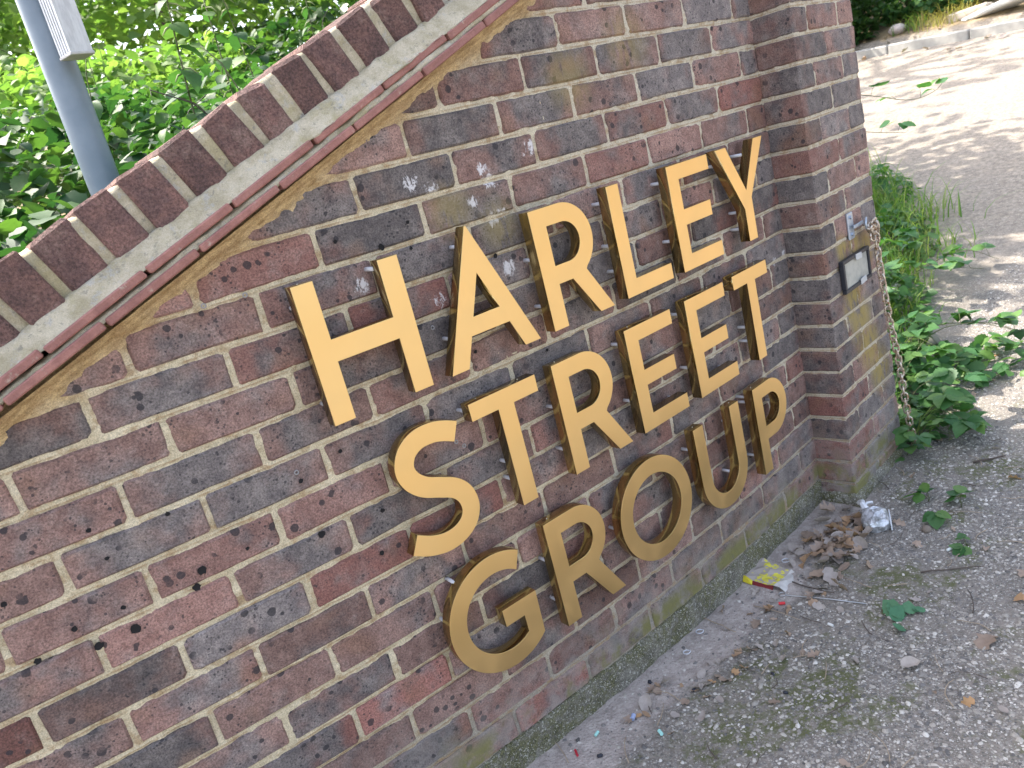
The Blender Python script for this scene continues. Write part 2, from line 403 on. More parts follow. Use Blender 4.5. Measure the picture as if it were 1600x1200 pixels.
def ground_mat():
    t = NT('gravelly_ground', .93); P = t.pos(); p = t.sep(P)
    v = t.voro(P, 150); vc = t.sep(v.outputs['Color'])
    v2 = t.voro(P, 330); vc2 = t.sep(v2.outputs['Color'])
    stone = t.cramp(vc[0], [(0, (.10, .095, .09)), (.4, (.18, .168, .155)), (.75, (.30, .285, .265)), (1, (.54, .52, .49))])
    stone2 = t.cramp(vc2[0], [(0, (.07, .065, .06)), (.5, (.20, .19, .18)), (1, (.48, .46, .44))])
    grit = t.mix(t.ramp(t.noise(P, 60, 4, .7), .3, .7), (.12, .106, .092), (.27, .24, .212))
    c = t.mix(t.math('LESS_THAN', v.outputs['Distance'], t.math('MULTIPLY_ADD', vc[1], .55, .1)), grit, stone)
    c = t.mix(t.math('MULTIPLY', t.math('LESS_THAN', v2.outputs['Distance'], t.math('MULTIPLY', vc2[1], .6)), .75), c, stone2)
    # trodden grey-brown grit over it
    dirt = t.ramp(t.noise(P, 3.1, 5, .7), .42, .62)
    c = t.mix(t.math('MULTIPLY', dirt, .45), c, (.25, .218, .188))
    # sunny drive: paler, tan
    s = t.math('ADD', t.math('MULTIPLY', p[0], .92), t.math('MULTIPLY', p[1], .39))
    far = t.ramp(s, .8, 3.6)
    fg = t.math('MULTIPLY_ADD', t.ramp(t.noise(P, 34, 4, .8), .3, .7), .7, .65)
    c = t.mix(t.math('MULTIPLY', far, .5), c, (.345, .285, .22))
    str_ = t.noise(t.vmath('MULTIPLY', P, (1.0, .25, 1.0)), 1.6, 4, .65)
    c = t.mix(t.math('MULTIPLY', t.math('MULTIPLY', t.ramp(str_, .52, .66), far), .55), c, (.235, .21, .185))  # dark streaks of tree shade painted into the drive colour
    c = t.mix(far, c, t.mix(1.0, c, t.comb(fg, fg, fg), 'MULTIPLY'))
    # pinkish dust along the wall foot
    yy = t.math('SUBTRACT', p[1], t.math('MULTIPLY', t.math('POWER', t.math('ADD', p[0], 1.0), 2.0), KC))
    e = t.math('ADD', yy, t.math('MULTIPLY', t.math('SUBTRACT', t.noise(P, 9, 5, .7), .5), .16))
    dust = t.math('MULTIPLY', t.ramp(e, -.185, -.12), t.ramp(p[0], .02, .14, 1.0, 0.0))
    dc = t.mix(t.ramp(t.noise(P, 34, 5, .75), .35, .68), (.315, .270, .248), (.47, .415, .385))
    dk = t.math('MULTIPLY_ADD', t.noise(P, 420, 3, .8), .9, .55)
    dc = t.mix(1.0, dc, t.comb(dk, dk, dk), 'MULTIPLY')
    dc = t.mix(t.math('MULTIPLY', t.ramp(t.noise(P, 150, 4, .7), .6, .7), .7), dc, (.10, .09, .085))
    c = t.mix(dust, c, dc)
    # moss
    mo = t.math('MULTIPLY', t.ramp(t.noise(P, 4.2, 5, .72), .50, .62), t.ramp(t.noise(P, 48, 4, .7), .38, .55))
    mo = t.math('MULTIPLY', mo, t.ramp(p[0], .9, 1.6, 1.0, 0.0))
    mo = t.math('MULTIPLY', mo, t.math('SUBTRACT', 1.0, dust))
    c = t.mix(t.math('MULTIPLY', mo, .85), c, (.085, .095, .028))
    # earth off the drive: behind the kerb and behind the wall
    bk = t.math('MAXIMUM', t.ramp(p[0], 8.1, 8.25), t.math('MULTIPLY', t.ramp(p[1], .35, .7), t.ramp(t.math('SUBTRACT', t.math('MULTIPLY', p[1], .86), t.math('MULTIPLY', p[0], .5)), .3, .8)))
    ec = t.mix(t.ramp(t.noise(P, 5, 5, .7), .38, .62), (.10, .075, .045), (.34, .25, .14))
    c = t.mix(bk, c, ec)
    h = t.math('ADD', t.math('MULTIPLY', v.outputs['Distance'], -.9), t.math('MULTIPLY', t.noise(P, 260, 3, .7), .7))
    nb = t.bump(h, .7, .004)
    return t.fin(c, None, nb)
M_GROUND = ground_mat()
def pebble_mat():
    t = NT('pebbles', .75); P = t.pos(); i = t.island()
    c = t.cramp(i, [(0, (.085, .08, .078)), (.25, (.17, .16, .155)), (.42, (.27, .25, .225)), (.66, (.36, .33, .29)), (.86, (.47, .44, .40)), (1, (.62, .59, .55))])
    k = t.math('MULTIPLY_ADD', t.noise(P, 300, 3, .7), .8, .6)
    return t.fin(t.mix(1.0, c, t.comb(k, k, k), 'MULTIPLY'))
M_PEB = pebble_mat()

def leaf_mat(name, a, b, c3, trans=.45, rough=.42, sat=None):
    t = NT(name, rough)
    r = t.math('FRACT', t.math('ADD', t.math('MULTIPLY', t.island(), 3.17), t.oinfo().outputs['Random']))
    c = t.cramp(r, [(0, a), (.55, b), (1, c3)])
    n = t.noise(t.pos(), 90, 3, .6)
    k = t.math('MULTIPLY_ADD', n, .6, .7)
    c = t.mix(1.0, c, t.comb(k, k, k), 'MULTIPLY')
    t.val(c, t.b.inputs['Base Color']); t.b.inputs['Specular IOR Level'].default_value = .32
    tr = t.node('ShaderNodeBsdfTranslucent'); t.l.new(t.mix(1.0, c, (1.30, 1.50, .65), 'MULTIPLY'), tr.inputs['Color'])
    ms = t.node('ShaderNodeMixShader'); ms.inputs[0].default_value = trans
    t.l.new(t.b.outputs[0], ms.inputs[1]); t.l.new(tr.outputs[0], ms.inputs[2]); t.l.new(ms.outputs[0], t.out.inputs['Surface'])
    return t.m
M_LEAF = leaf_mat('bramble_leaf', (.020, .064, .026), (.043, .108, .032), (.095, .18, .045), .36, .55)
M_LEAF2 = leaf_mat('nettle_leaf', (.032, .092, .035), (.062, .145, .045), (.11, .195, .055), .38, .55)
M_LEAFP = leaf_mat('pale_sunny_leaf', (.09, .17, .05), (.15, .25, .07), (.23, .32, .11), .5, .6)  # far leaves lightened: backlit brightness put into the leaf colour
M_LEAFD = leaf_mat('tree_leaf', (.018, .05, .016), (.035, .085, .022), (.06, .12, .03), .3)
M_WEED = leaf_mat('weed_leaf', (.040, .125, .045), (.075, .18, .06), (.14, .25, .07), .38)
M_GRASS = leaf_mat('grass_blade', (.09, .20, .04), (.17, .29, .065), (.34, .37, .13), .45, .55)
M_DRYGR = leaf_mat('dry_grass', (.28, .24, .07), (.38, .33, .10), (.30, .32, .08), .3, .7)
M_DRY = leaf_mat('dry_leaf', (.25, .185, .145), (.36, .275, .225), (.40, .24, .125), .12, .75)
M_DRYG = leaf_mat('dry_grey_leaf', (.28, .24, .22), (.36, .315, .295), (.40, .35, .32), .1, .8)
M_BARK = plain('bark', (.075, .055, .04), .9)
M_STEM = plain('plant_stem', (.085, .10, .04), .7)
M_DSTEM = plain('dark_stem', (.045, .035, .03), .7)
M_TWIG = plain('dry_twig', (.33, .26, .19), .85)
M_DTWIG = plain('dark_twig', (.085, .065, .055), .85)

# ================================================================== ground
def ground():
    xs = np.unique(np.concatenate([np.linspace(-60, -3, 24), np.arange(-3, 4, .07), np.arange(4, 12, .25), np.arange(7.9, 8.4, .05), np.linspace(12, 90, 30)]))
    ys = np.unique(np.concatenate([np.linspace(-60, -3, 24), np.arange(-3, 2, .07), np.arange(2, 9, .25), np.linspace(9, 90, 30)]))
    X, Y = np.meshgrid(xs, ys, indexing='ij')
    Z = th(X, Y)
    near = (np.abs(X) < 4) & (np.abs(Y) < 3)
    Z = Z + np.where(near, .010 * vnoise(X * 3, Y * 3, 1) + .006 * vnoise(X * 9, Y * 9, 2), .03 * vnoise(X * .6, Y * .6, 3))
    V = np.stack([X, Y, Z], -1).reshape(-1, 3); ny = len(ys)
    i, j = np.meshgrid(np.arange(len(xs) - 1), np.arange(ny - 1), indexing='ij')
    a = (i * ny + j).ravel()
    F = np.stack([a, a + ny, a + ny + 1, a + 1], 1)
    add('ground', mesh_np('ground', V, F), M_GROUND, kind='structure')
ground()
def gz(x, y):
    near = abs(x) < 4 and abs(y) < 3
    return thf(x, y) + (float(.010 * vnoise(x * 3, y * 3, 1) + .006 * vnoise(x * 9, y * 9, 2)) if near else 0.0)

def gravel():
    N = 150000
    X = RNG.uniform(-1.5, 2.6, N); Y = RNG.uniform(-1.05, .75, N)
    Z = th(X, Y) + .010 * vnoise(X * 3, Y * 3, 1) + .006 * vnoise(X * 9, Y * 9, 2)
    D = np.stack([X - CAM.x, Y - CAM.y, Z - CAM.z], 1)
    d = D @ np.array(RF); u = D @ np.array(RX) / d * .7743; w = D @ np.array(RD) / d * 1.0324
    yy = Y - wyv(X)
    ok = (np.abs(u) < .53) & (np.abs(w) < .53) & (yy < -.02)
    clump = vnoise(X * 4, Y * 4, 5) + .7 * vnoise(X * 13, Y * 13, 6)
    wall_d = sstep(-.26, -.08, yy + .10 * vnoise(X * 9, Y * 9, 8)) * (X < .06)
    keep = RNG.uniform(0, 1, N) < (.62 + .75 * clump) * (1 - .80 * wall_d)
    keep &= RNG.uniform(0, 1, N) < np.clip(2.6 / np.maximum(d, .5) ** 1.0, .25, 1)
    ok &= keep
    ok &= ~((X > -.02) & (X < .42) & (Y > -.085))
    X, Y, Z, d = X[ok], Y[ok], Z[ok], d[ok]; n = len(X)
    base = np.array([(1,0,0),(.5,.87,0),(-.5,.87,0),(-1,0,0),(-.5,-.87,0),(.5,-.87,0),(.45,.25,.75),(-.45,.3,.8),(.0,-.5,.72)], float)
    tris = np.array([(0,1,6),(1,2,7),(1,7,6),(2,3,7),(3,4,8),(3,8,7),(4,5,8),(5,0,6),(5,6,8),(6,7,8)])
    r = np.clip(RNG.lognormal(math.log(.0027), .42, n), .0013, .0075)
    an = RNG.uniform(0, 6.283, n); ax = RNG.uniform(.7, 1.35, n); hz = RNG.uniform(.5, 1.0, n)
    B = base[None] * np.stack([r * ax, r / ax, r * hz], 1)[:, None, :]
    B = B + RNG.normal(0, .12, B.shape) * r[:, None, None]
    ca, sa = np.cos(an)[:, None], np.sin(an)[:, None]
    V = np.stack([B[..., 0] * ca - B[..., 1] * sa + X[:, None], B[..., 0] * sa + B[..., 1] * ca + Y[:, None], B[..., 2] - .0006 + Z[:, None]], -1).reshape(-1, 3)
    F = (tris[None] + (np.arange(n) * 9)[:, None, None]).reshape(-1, 3)
    add('gravel', mesh_np('gravel', V, F, True), M_PEB, kind='stuff')
gravel()

# ================================================================== garden wall
wall = empty('garden_wall', (-1.2, .0, -1.16), 'curved red and blue-grey brick garden wall with ramped top behind the gold letters', 'wall')
WI = Matrix.Translation((1.2, 0, 1.16))
def wadd(name, me, mat, loc=(0, 0, 0), rz=0.0, kind=None, parent=None, ry=0.0):
    o = add(name, me, mat, parent or wall, kind=kind)
    o.rotation_euler = (0, ry, rz)
    if parent is None or parent is wall: o.location = (loc[0] + 1.2, loc[1], loc[2] + 1.16)
    else: o.location = loc
    return o
XL = -3.3
def top_z(x): return tile_z(x) - .004
JO = {-5:[-.093,-.321,-.553,-.782], -4:[-.217,-.449,-.678,-.904], -3:[-.09,-.326,-.556,-.778,-.997,-1.224], -2:[-.23,-.464,-.69,-.915,-1.133,-1.355],
 -1:[-.103,-.334,-.561,-.782,-1.006,-1.231,-1.458,-1.685], 0:[-1.59,-1.816], 1:[-1.668,-1.896], 2:[-1.578,-1.8,-2.029], 3:[-1.667,-1.896], 4:[-1.565,-1.786,-2.015],
 5:[-1.684,-1.909,-2.127], 6:[-1.562,-1.788,-2.013], 7:[-1.674,-1.904,-2.131], 8:[-1.572,-1.795,-2.019], 9:[-1.444,-1.675,-1.902], 10:[-1.566,-1.793], 11:[-1.455,-1.672],
 12:[-1.567], 13:[-1.446,-1.223,-1.005,-.783,-.56,-.337,-.104], 14:[-1.344,-1.121,-.892,-.675,-.458,-.227], 15:[-1.234]}
PITCH = .0747
def joints(r):
    js = sorted(JO.get(r, []))
    if not js: js = [-.113 - .225 * 3 if r % 2 else -.225 * 4]
    while js[0] > XL: js.insert(0, js[0] - random.uniform(.221, .228))
    # to the right: keep the last piece between a half and a whole brick
    end = -.225 if r % 2 == 0 else -.105
    if js[-1] < end - .05:
        n = max(1, round((end - js[-1]) / .2245)); st = (end - js[-1]) / n; a = js[-1]
        for k in range(1, n + 1): js.append(a + st * k + (random.uniform(-.006, .006) if k < n else 0))
    js.append(-.004 + .005)
    return js

def slab_from_outline(pts, depth, bev, face_jit=.0008):
    """brick body from an outline in x,z: front at y=0 (towards -y), back at y=depth"""
    n = len(pts); cx = sum(p[0] for p in pts) / n; cz = sum(p[1] for p in pts) / n
    V = []; F = []
    for x, z in pts:
        dx, dz = cx - x, cz - z; l = math.hypot(dx, dz)
        hx = .0 if abs(dx) < 1e-6 else math.copysign(min(bev, abs(dx)), dx); hz = 0 if abs(dz) < 1e-6 else math.copysign(min(bev, abs(dz)), dz)
        V.append((x + hx, random.uniform(-face_jit, face_jit), z + hz))
    for x, z in pts: V.append((x, bev * 1.1, z))
    for x, z in pts: V.append((x, depth, z))
    F.append(tuple(range(n)))
    for k in (0, n):
        for i in range(n):
            j = (i + 1) % n; F.append((k + j, k + i, k + n + i, k + n + j))
    me = mesh('brick', V, F); bm_fix(me)
    return me
def rect_outline(w, h, jit=.0016, r=.006):
    J = lambda: random.uniform(-jit, jit)
    rr = [r * random.uniform(.3, 1.3) for _ in range(4)]
    p = [(-w+rr[0], -h), (0, -h), (w-rr[1], -h), (w, -h+rr[1]), (w, h-rr[2]), (w-rr[2], h), (0, h), (-w+rr[3], h), (-w, h-rr[3]), (-w, -h+rr[0])]
    return [(x + J(), z + J()) for x, z in p]
def clip(poly, f):
    out = []
    for i in range(len(poly)):
        a, b = poly[i], poly[(i + 1) % len(poly)]; fa, fb = f(a), f(b)
        if fa >= 0: out.append(a)
        if (fa >= 0) != (fb >= 0):
            t = fa / (fa - fb); out.append((a[0] + (b[0] - a[0]) * t, a[1] + (b[1] - a[1]) * t))
    return out
BH = .0322
VAR = [slab_from_outline(rect_outline(.1065, BH), .07, .004) for _ in range(10)]
for m_ in VAR: m_.materials.append(M_BRICK)

def build_bricks():
    far = MB(); cnt = 0
    for r in range(-12, 17):
        z = -PITCH * r
        if z < -1.24: continue
        js = joints(r)
        for a, b in zip(js[:-1], js[1:]):
            w = (b - a - .0105) / 2; xc = (a + b) / 2
            if b > -.004 : w = (b - .002 - a - .006) / 2; xc = (a + .006 + b - .002) / 2
            if w < .015: continue
            zt = z + random.uniform(-.0012, .0012)
            proud = .0055 + random.uniform(-.0015, .0022)
            gap = .013 + .014 * random.random()
            f = lambda p: tile_z(xc + p[0]) - gap - (zt + p[1]) + .004 * math.sin(p[0] * 25 + r)
            corners = [(-w, -BH), (w, -BH), (w, BH), (-w, BH)]
            fs = [f(c) for c in corners]
            if max(fs) <= .004: continue
            loc = (xc, wy(xc) - proud, zt); rz = wang(xc)
            seen = in_view((xc, wy(xc), zt), .06) or in_view((a, wy(a), zt), .02) or in_view((b, wy(b), zt), .02)
            if not seen:
                far.box((xc, wy(xc) - proud + .035, zt), (w, .035, BH), rz)
                continue
            if min(fs) > 0:
                me = random.choice(VAR); o = wadd('brick', me, None, loc, rz)
                o.scale = (w / .1065, 1, 1)
            else:
                pl = clip(rect_outline(w, BH), f)
                if len(pl) < 3: continue
                ar = abs(sum(pl[i][0] * pl[(i+1) % len(pl)][1] - pl[(i+1) % len(pl)][0] * pl[i][1] for i in range(len(pl)))) / 2
                if ar < .0015: continue
                o = wadd('brick', slab_from_outline(pl, .07, .004), M_BRICK, loc, rz)
            cnt += 1
            # colour drift along the wall: redder on the left, greyer to the right
            u = (xc + 2.1) / 2.1
            blue = min(1, max(0, random.gauss(.42 + .20 * u, .24)))
            redd = max(0, random.gauss(.10, .22)) if random.random() > .12 else .9
            br = min(1, max(0, random.gauss(.5 - .04 * u, .2)))
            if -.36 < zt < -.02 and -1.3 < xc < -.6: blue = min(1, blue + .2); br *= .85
            if r in OVR and True:
                for (x0, bl, rd, b2) in OVR[r]:
                    if a < x0 < b: blue, redd, br = bl, rd, b2
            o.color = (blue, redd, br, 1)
    if far.v: wadd('outer_brickwork', far.build('outer_brickwork'), M_BRICK, (0, 0, 0), kind='stuff')
    return cnt
# bricks whose colour stands out in the photograph: course -> (x, blueness, redness, lightness)
OVR = {-4: [(-.8, .85, .2, .25), (-.56, .7, 0, .5), (-1.0, .5, .3, .3)], -3: [(-.04, .7, 0, .6), (-.2, .15, .1, .6), (-.45, .8, 0, .65), (-.68, .3, 0, .4), (-.9, .5, .1, .4), (-1.1, .9, 0, .25)],
       -2: [(-.12, .0, .9, .5), (-.35, .75, .2, .5), (-.6, .35, .5, .35), (-.8, .7, .2, .35), (-1.03, .55, .1, .35), (-1.25, .95, .1, .2), (-1.45, .5, .1, .4)],
       -1: [(-.2, .5, .1, .5), (-.45, .05, .1, .8), (-.67, .1, .5, .5), (-.9, .55, .1, .45), (-1.1, .7, 0, .42), (-1.35, .9, .3, .2), (-1.55, .05, .6, .5)],
       0: [(-1.05, .8, 0, .35), (-1.3, .65, .2, .4), (-1.5, .35, .3, .45), (-1.7, .3, .1, .5)], 1: [(-1.78, .8, 0, .45), (-1.55, .45, .5, .4)], 2: [(-1.9, .4, 0, .5), (-1.7, .15, 0, .55)],
       3: [(-1.78, .75, 0, .5), (-2.0, .15, .1, .5)], 4: [(-1.9, .9, 0, .55), (-1.68, .65, 0, .5), (-2.1, .2, 0, .5)], 5: [(-1.8, .35, .3, .5), (-2.0, .2, .1, .55)],
       13: [(-.2, .8, 0, .5)], 14: [(-.1, .25, .2, .45), (-.3, .8, 0, .5)]}
NB = build_bricks()

def mortar_face():
    xs = np.concatenate([np.arange(XL, -2.45, .03), np.arange(-2.45, .0, .0065), [.0]])
    zs = np.arange(-1.25, .84, .0045)
    X, Z = np.meshgrid(xs, zs, indexing='ij')
    tz = .054 + SLOPE * (X + 1.816) - .004
    Zc = np.minimum(Z, tz)
    n = .0042 * vnoise(X * 48, Zc * 60, 21) + .0032 * vnoise(X * 120, Zc * 150, 22) + .003 * vnoise(X * 18, Zc * 22, 23)
    Y = wyv(X) - .0008 + n
    # flared up under the tiles
    d = tz - Zc
    Y = Y - .020 * np.clip(1 - d / .045, 0, 1) ** 1.5
    V = np.stack([X, Y, Zc], -1).reshape(-1, 3); nz = len(zs)
    i, j = np.meshgrid(np.arange(len(xs) - 1), np.arange(nz - 1), indexing='ij')
    keep = (Z[:-1, :-1] < tz[:-1, :-1] + .006).ravel()
    a = (i * nz + j).ravel()[keep]
    F = np.stack([a, a + nz, a + nz + 1, a + 1], 1)
    wadd('mortar', mesh_np('mortar', V, F), M_MORTAR)
    # solid body behind the face
    P = []; st = [XL + k * (0 - XL) / 24 for k in range(25)]
    mb = MB()
    for k, x in enumerate(st):
        y0, y1 = wy(x) + .012, wy(x) + .205; t = tile_z(x) + .01
        mb.v += [(x, y0, -1.3), (x, y1, -1.3), (x, y1, t), (x, y0, t)]
        if k:
            b = (k - 1) * 4
            for i in range(4): mb.f.append((b + i, b + (i + 1) % 4, b + 4 + (i + 1) % 4, b + 4 + i))
    mb.f.append((0, 1, 2, 3)); e = len(mb.v) - 4; mb.f.append((e, e+3, e+2, e+1))
    wadd('core', mb.build('core'), M_MORTAR)
mortar_face()

# foot of the wall: rough mortar haunch with moss
def plinth():
    xs = np.arange(XL, .006, .009); rows = [(-1.0795, -.003), (-1.0815, .006), (-1.086, .0095), (-1.098, .0105), (-1.112, .011), (-1.126, .0115), (-1.140, .012), (-1.154, .0125), (-1.20, .013)]
    V = []; n = len(rows)
    for x in xs:
        for k, (z, o) in enumerate(rows):
            q = .0045 * float(vnoise(x * 40, k * 1.1, 31)) + .0035 * float(vnoise(x * 95, k * 1.9, 32)) + .006 * float(vnoise(x * 9, k * .4, 34))
            V.append((x, wy(x) - o - q * (k > 0), z + .005 * float(vnoise(x * 8, 3.3, 33)) + .003 * float(vnoise(x * 45, 1.3, 35)) * (k < 4)))
    F = []
    for i in range(len(xs) - 1):
        for k in range(n - 1):
            a = i * n + k; F.append((a, a + 1, a + n + 1, a + n))
    me = mesh('plinth', V, F, True); bm_fix(me)
    wadd('plinth', me, M_PLINTH)
def plinth_mat():
    t = NT('mossy_render', .95); P = t.pos(); p = t.sep(P)
    n = t.noise(P, 14, 5, .7); g = t.noise(P, 300, 4, .8)
    c = t.mix(t.ramp(n, .35, .65), (.125, .118, .098), (.255, .240, .205))
    mo = t.math('MULTIPLY', t.ramp(t.noise(P, 5, 5, .7), .38, .58), t.ramp(t.noise(P, 65, 4, .75), .36, .56))
    c = t.mix(t.math('MULTIPLY', mo, .8), c, t.mix(t.ramp(g, .35, .65), (.065, .070, .028), (.16, .155, .055)))
    sp = t.ramp(t.noise(P, 150, 4, .8), .56, .62)
    c = t.mix(t.math('MULTIPLY', sp, .75), c, (.46, .45, .41))
    dk = t.ramp(t.noise(P, 110, 4, .8), .60, .66)
    c = t.mix(t.math('MULTIPLY', dk, .7), c, (.055, .05, .042))
    k = t.math('MULTIPLY_ADD', t.ramp(g, .25, .75), 1.2, .45)
    c = t.mix(1.0, c, t.comb(k, k, k), 'MULTIPLY')
    return t.fin(c, None, t.bump(t.math('ADD', g, t.math('MULTIPLY', t.noise(P, 80, 4, .7), 1.5)), .9, .004))
M_PLINTH = plinth_mat()
plinth()

# ---- ramped top: two courses of creasing tiles, mortar, bricks on edge
ANG = math.atan(SLOPE); CA, SA = math.cos(ANG), math.sin(ANG)
def ramp_box(x0, x1, y_off, depth, n0, n1, ch=.002, jit=.0, name='tile'):
    """box running along the ramp: x range measured horizontally, n0..n1 above the tile underside (square to the slope)"""
    mb = MB(); L = (x1 - x0) / CA / 2
    mb.cbox((0, 0, 0), (L, depth / 2, (n1 - n0) / 2), ch, jit)
    me = mb.build(name)
    xm = (x0 + x1) / 2; nm = (n0 + n1) / 2
    loc = (xm - SA * nm, wy(xm) + y_off + depth / 2, tile_z(xm) + CA * nm)
    return me, loc, wang(xm), -ANG
def place_ramp(name, args, mat, col=None):
    me, loc, rz, ry = ramp_box(*args, name=name)
    o = add(name, me, mat, wall)
    o.matrix_local = Matrix.Translation((loc[0] + 1.2, loc[1], loc[2] + 1.16)) @ Matrix.Rotation(rz, 4, 'Z') @ Matrix.Rotation(ry, 4, 'Y')
    return o
UT = [-1.896, -1.727, -1.57, -1.406, -1.248, -1.089, -.925]; LT = [-1.977, -1.815, -1.652, -1.497, -1.336, -1.172, -1.007, -.845]
while UT[0] > -2.7: UT.insert(0, UT[0] - .162)
while LT[0] > -2.7: LT.insert(0, LT[0] - .162)
while UT[-1] < .02: UT.append(UT[-1] + .162)
while LT[-1] < .02: LT.append(LT[-1] + .162)
for js, n0, n1, pr in ((LT, 0.0, .0135, -.050), (UT, .0225, .0365, -.047)):
    for a, b in zip(js[:-1], js[1:]):
        if b > .03: continue
        d = random.uniform(-.003, .003)
        place_ramp('creasing_tile', (a + .0014, b - .0014, pr + d, .30, n0 + random.uniform(-.001, .001), n1 + random.uniform(-.001, .001), .0022, .0006), M_TILE)
def strip(name, prof, mat, x0=-2.75, x1=.0, step=.008, amp=.003, close=True, seed=40):
    """profile (y offset, n above tile underside) swept along the ramp with a hand-trowelled wobble"""
    xs = np.arange(x0, x1 + .0001, step); n = len(prof); V = []
    for x in xs:
        for k, (yo, nn) in enumerate(prof):
            w = amp * (float(vnoise(x * 70, k * 3.1, seed)) + .8 * float(vnoise(x * 22, k * 3.1, seed + 1)))
            w2 = amp * float(vnoise(x * 60, k * 5.7, seed + 2))
            V.append((x - SA * (nn + w2), wy(x) + yo + w, tile_z(x) + CA * (nn + w2)))
    F = []
    for i in range(len(xs) - 1):
        for k in range(n - 1):
            a = i * n + k; F.append((a, a + n, a + n + 1, a + 1))
    me = mesh(name, V, F, True); bm_fix(me)
    return wadd(name, me, mat)
strip('tile_bed', [(-.02, .010), (-.0455, .0132), (-.0445, .018), (-.0435, .0228), (-.02, .026)], M_CMORT, amp=.005, seed=50)
strip('mortar_fillet', [(-.030, .0355), (-.0455, .0366), (-.0435, .0385), (-.036, .0455), (-.027, .0545), (-.0205, .063), (-.0165, .069), (-.010, .072), (.02, .074)], M_CMORT, amp=.0045, seed=60)
strip('coping_bed', [(.10, .05), (-.0035, .060), (-.0035, .080), (-.0035, .105), (-.0035, .130), (-.002, .148), (.004, .1535), (.05, .154), (.15, .154), (.205, .152), (.208, .05)], M_CMORT, amp=.004, seed=70)
CJ = [-1.88, -1.806, -1.735, -1.664, -1.588, -1.517, -1.448, -1.379, -1.303]
while CJ[0] > -2.7: CJ.insert(0, CJ[0] - .0725)
while CJ[-1] < .0: CJ.append(CJ[-1] + .0728)
for a, b in zip(CJ[:-1], CJ[1:]):
    if b > .01: continue
    # joints were read on the top edge: move them back down the slope
    sh = SA * .155
    g = .0078
    o = place_ramp('coping_brick', (a + sh + g, b + sh - g, -.0105 + random.uniform(-.002, .002), .222, .052, .1565 + random.uniform(-.003, .0035), random.uniform(.003, .008), .004), M_COPING)

# drill holes, inner darkness painted on as black discs, and old plugs left in the wall
M_HOLE = plain('drill_hole_dark', (.012, .011, .012), 1.0)
M_PLUG = plain('grey_plug', (.30, .29, .29), .6)
HOL = [(-1.619,-.421,7),(-1.83,-.385,8),(-1.847,-.409,7),(-1.955,-.431,8.5),(-2.013,-.43,7.5),(-2.095,-.41,5.5),(-1.846,-.268,4),(-1.96,-.243,4),(-1.952,-.298,3.5),(-1.749,-.384,3.5),(-1.959,-.387,4),(-1.339,.047,6),(-1.279,.029,3.5),(-1.271,.077,4),(-1.424,.08,3.5),(-1.093,-.038,5),(-1.623,-.309,4.5),(-1.537,-.287,4),(-1.522,-.512,5),(-1.494,-.432,4.5),(-2.102,-.302,4.5),(-2.033,-.386,5),(-1.41,-.40,5),(-1.20,-.21,4),(-1.02,-.27,4)]
def disc_cup(r):
    mb = MB(); n = 12; rr = [random.uniform(.82, 1.18) for _ in range(n)]
    mb.v = [(math.cos(6.283 * k / n) * r * rr[k], 0, math.sin(6.283 * k / n) * r * rr[k]) for k in range(n)] + [(math.cos(6.283 * k / n) * r * .8, .0004, math.sin(6.283 * k / n) * r * .8) for k in range(n)] + [(0, .0006, 0)]
    for k in range(n): k2 = (k + 1) % n; mb.f += [(k, k2, n + k2, n + k), (n + k, n + k2, 2 * n)]
    return mb.build('drill_hole', True)
for x, z, r in HOL: wadd('drill_hole', disc_cup(r / 1000), M_HOLE, (x, wy(x) - .0092, z), wang(x))
for x, z in [(-1.608,.037),(-1.678,.04),(-1.625,-.291),(-1.281,-.131),(-1.213,-.154),(-1.30,-.37),(-1.285,-.385)]:
    mb = MB(); pts = [(0.0036*math.cos(a*.6283), 0, .0036*math.sin(a*.6283)) for a in range(11)]
    mb.tube(pts, .0013, 6, False)
    wadd('wall_plug', mb.build('wall_plug', True), M_PLUG, (x, wy(x) - .0085, z), wang(x))

# ================================================================== brick pier at the right end
PA = math.atan(2 * KC)                       # pier stands square to the wall's last stretch
pier = empty('brick_pier', (.2, .0, -1.16), 'square brick pier at the right end of the wall with a dark left side', 'pier', rot=(0, 0, PA))
PO = Vector((.012, -.055, 0)); ex = Vector((math.cos(PA), math.sin(PA), 0)); ey = Vector((-math.sin(PA), math.cos(PA), 0))
PIM = (Matrix.Translation((.2, 0, -1.16)) @ Matrix.Rotation(PA, 4, 'Z')).inverted()
def pl(u, v, z): return PIM @ (PO + ex * u + ey * v + Vector((0, 0, z)))    # pier coordinates: u along the front, v into it
def pw(u, v, z): return PO + ex * u + ey * v + Vector((0, 0, z))
PIERB = {}
def pier_brick(u0, u1, v0, v1, z, col):
    key = (round(u1 - u0, 3), round(v1 - v0, 3))
    if key not in PIERB:
        PIERB[key] = []
        for _ in range(4):
            me = MB().cbox((0, 0, 0), ((u1 - u0) / 2, (v1 - v0) / 2, BH), .0042, .0014).build('brick'); me.materials.append(M_PIER); PIERB[key].append(me)
    o = add('brick', random.choice(PIERB[key]), None, pier, pl((u0 + u1) / 2, (v0 + v1) / 2, z))
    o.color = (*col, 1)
PW = .397
FRONT_RED = {1: (.25, .5, .38), 13: (.15, .9, .36), 14: (.15, .6, .42), 11: (.35, .9, .34)}
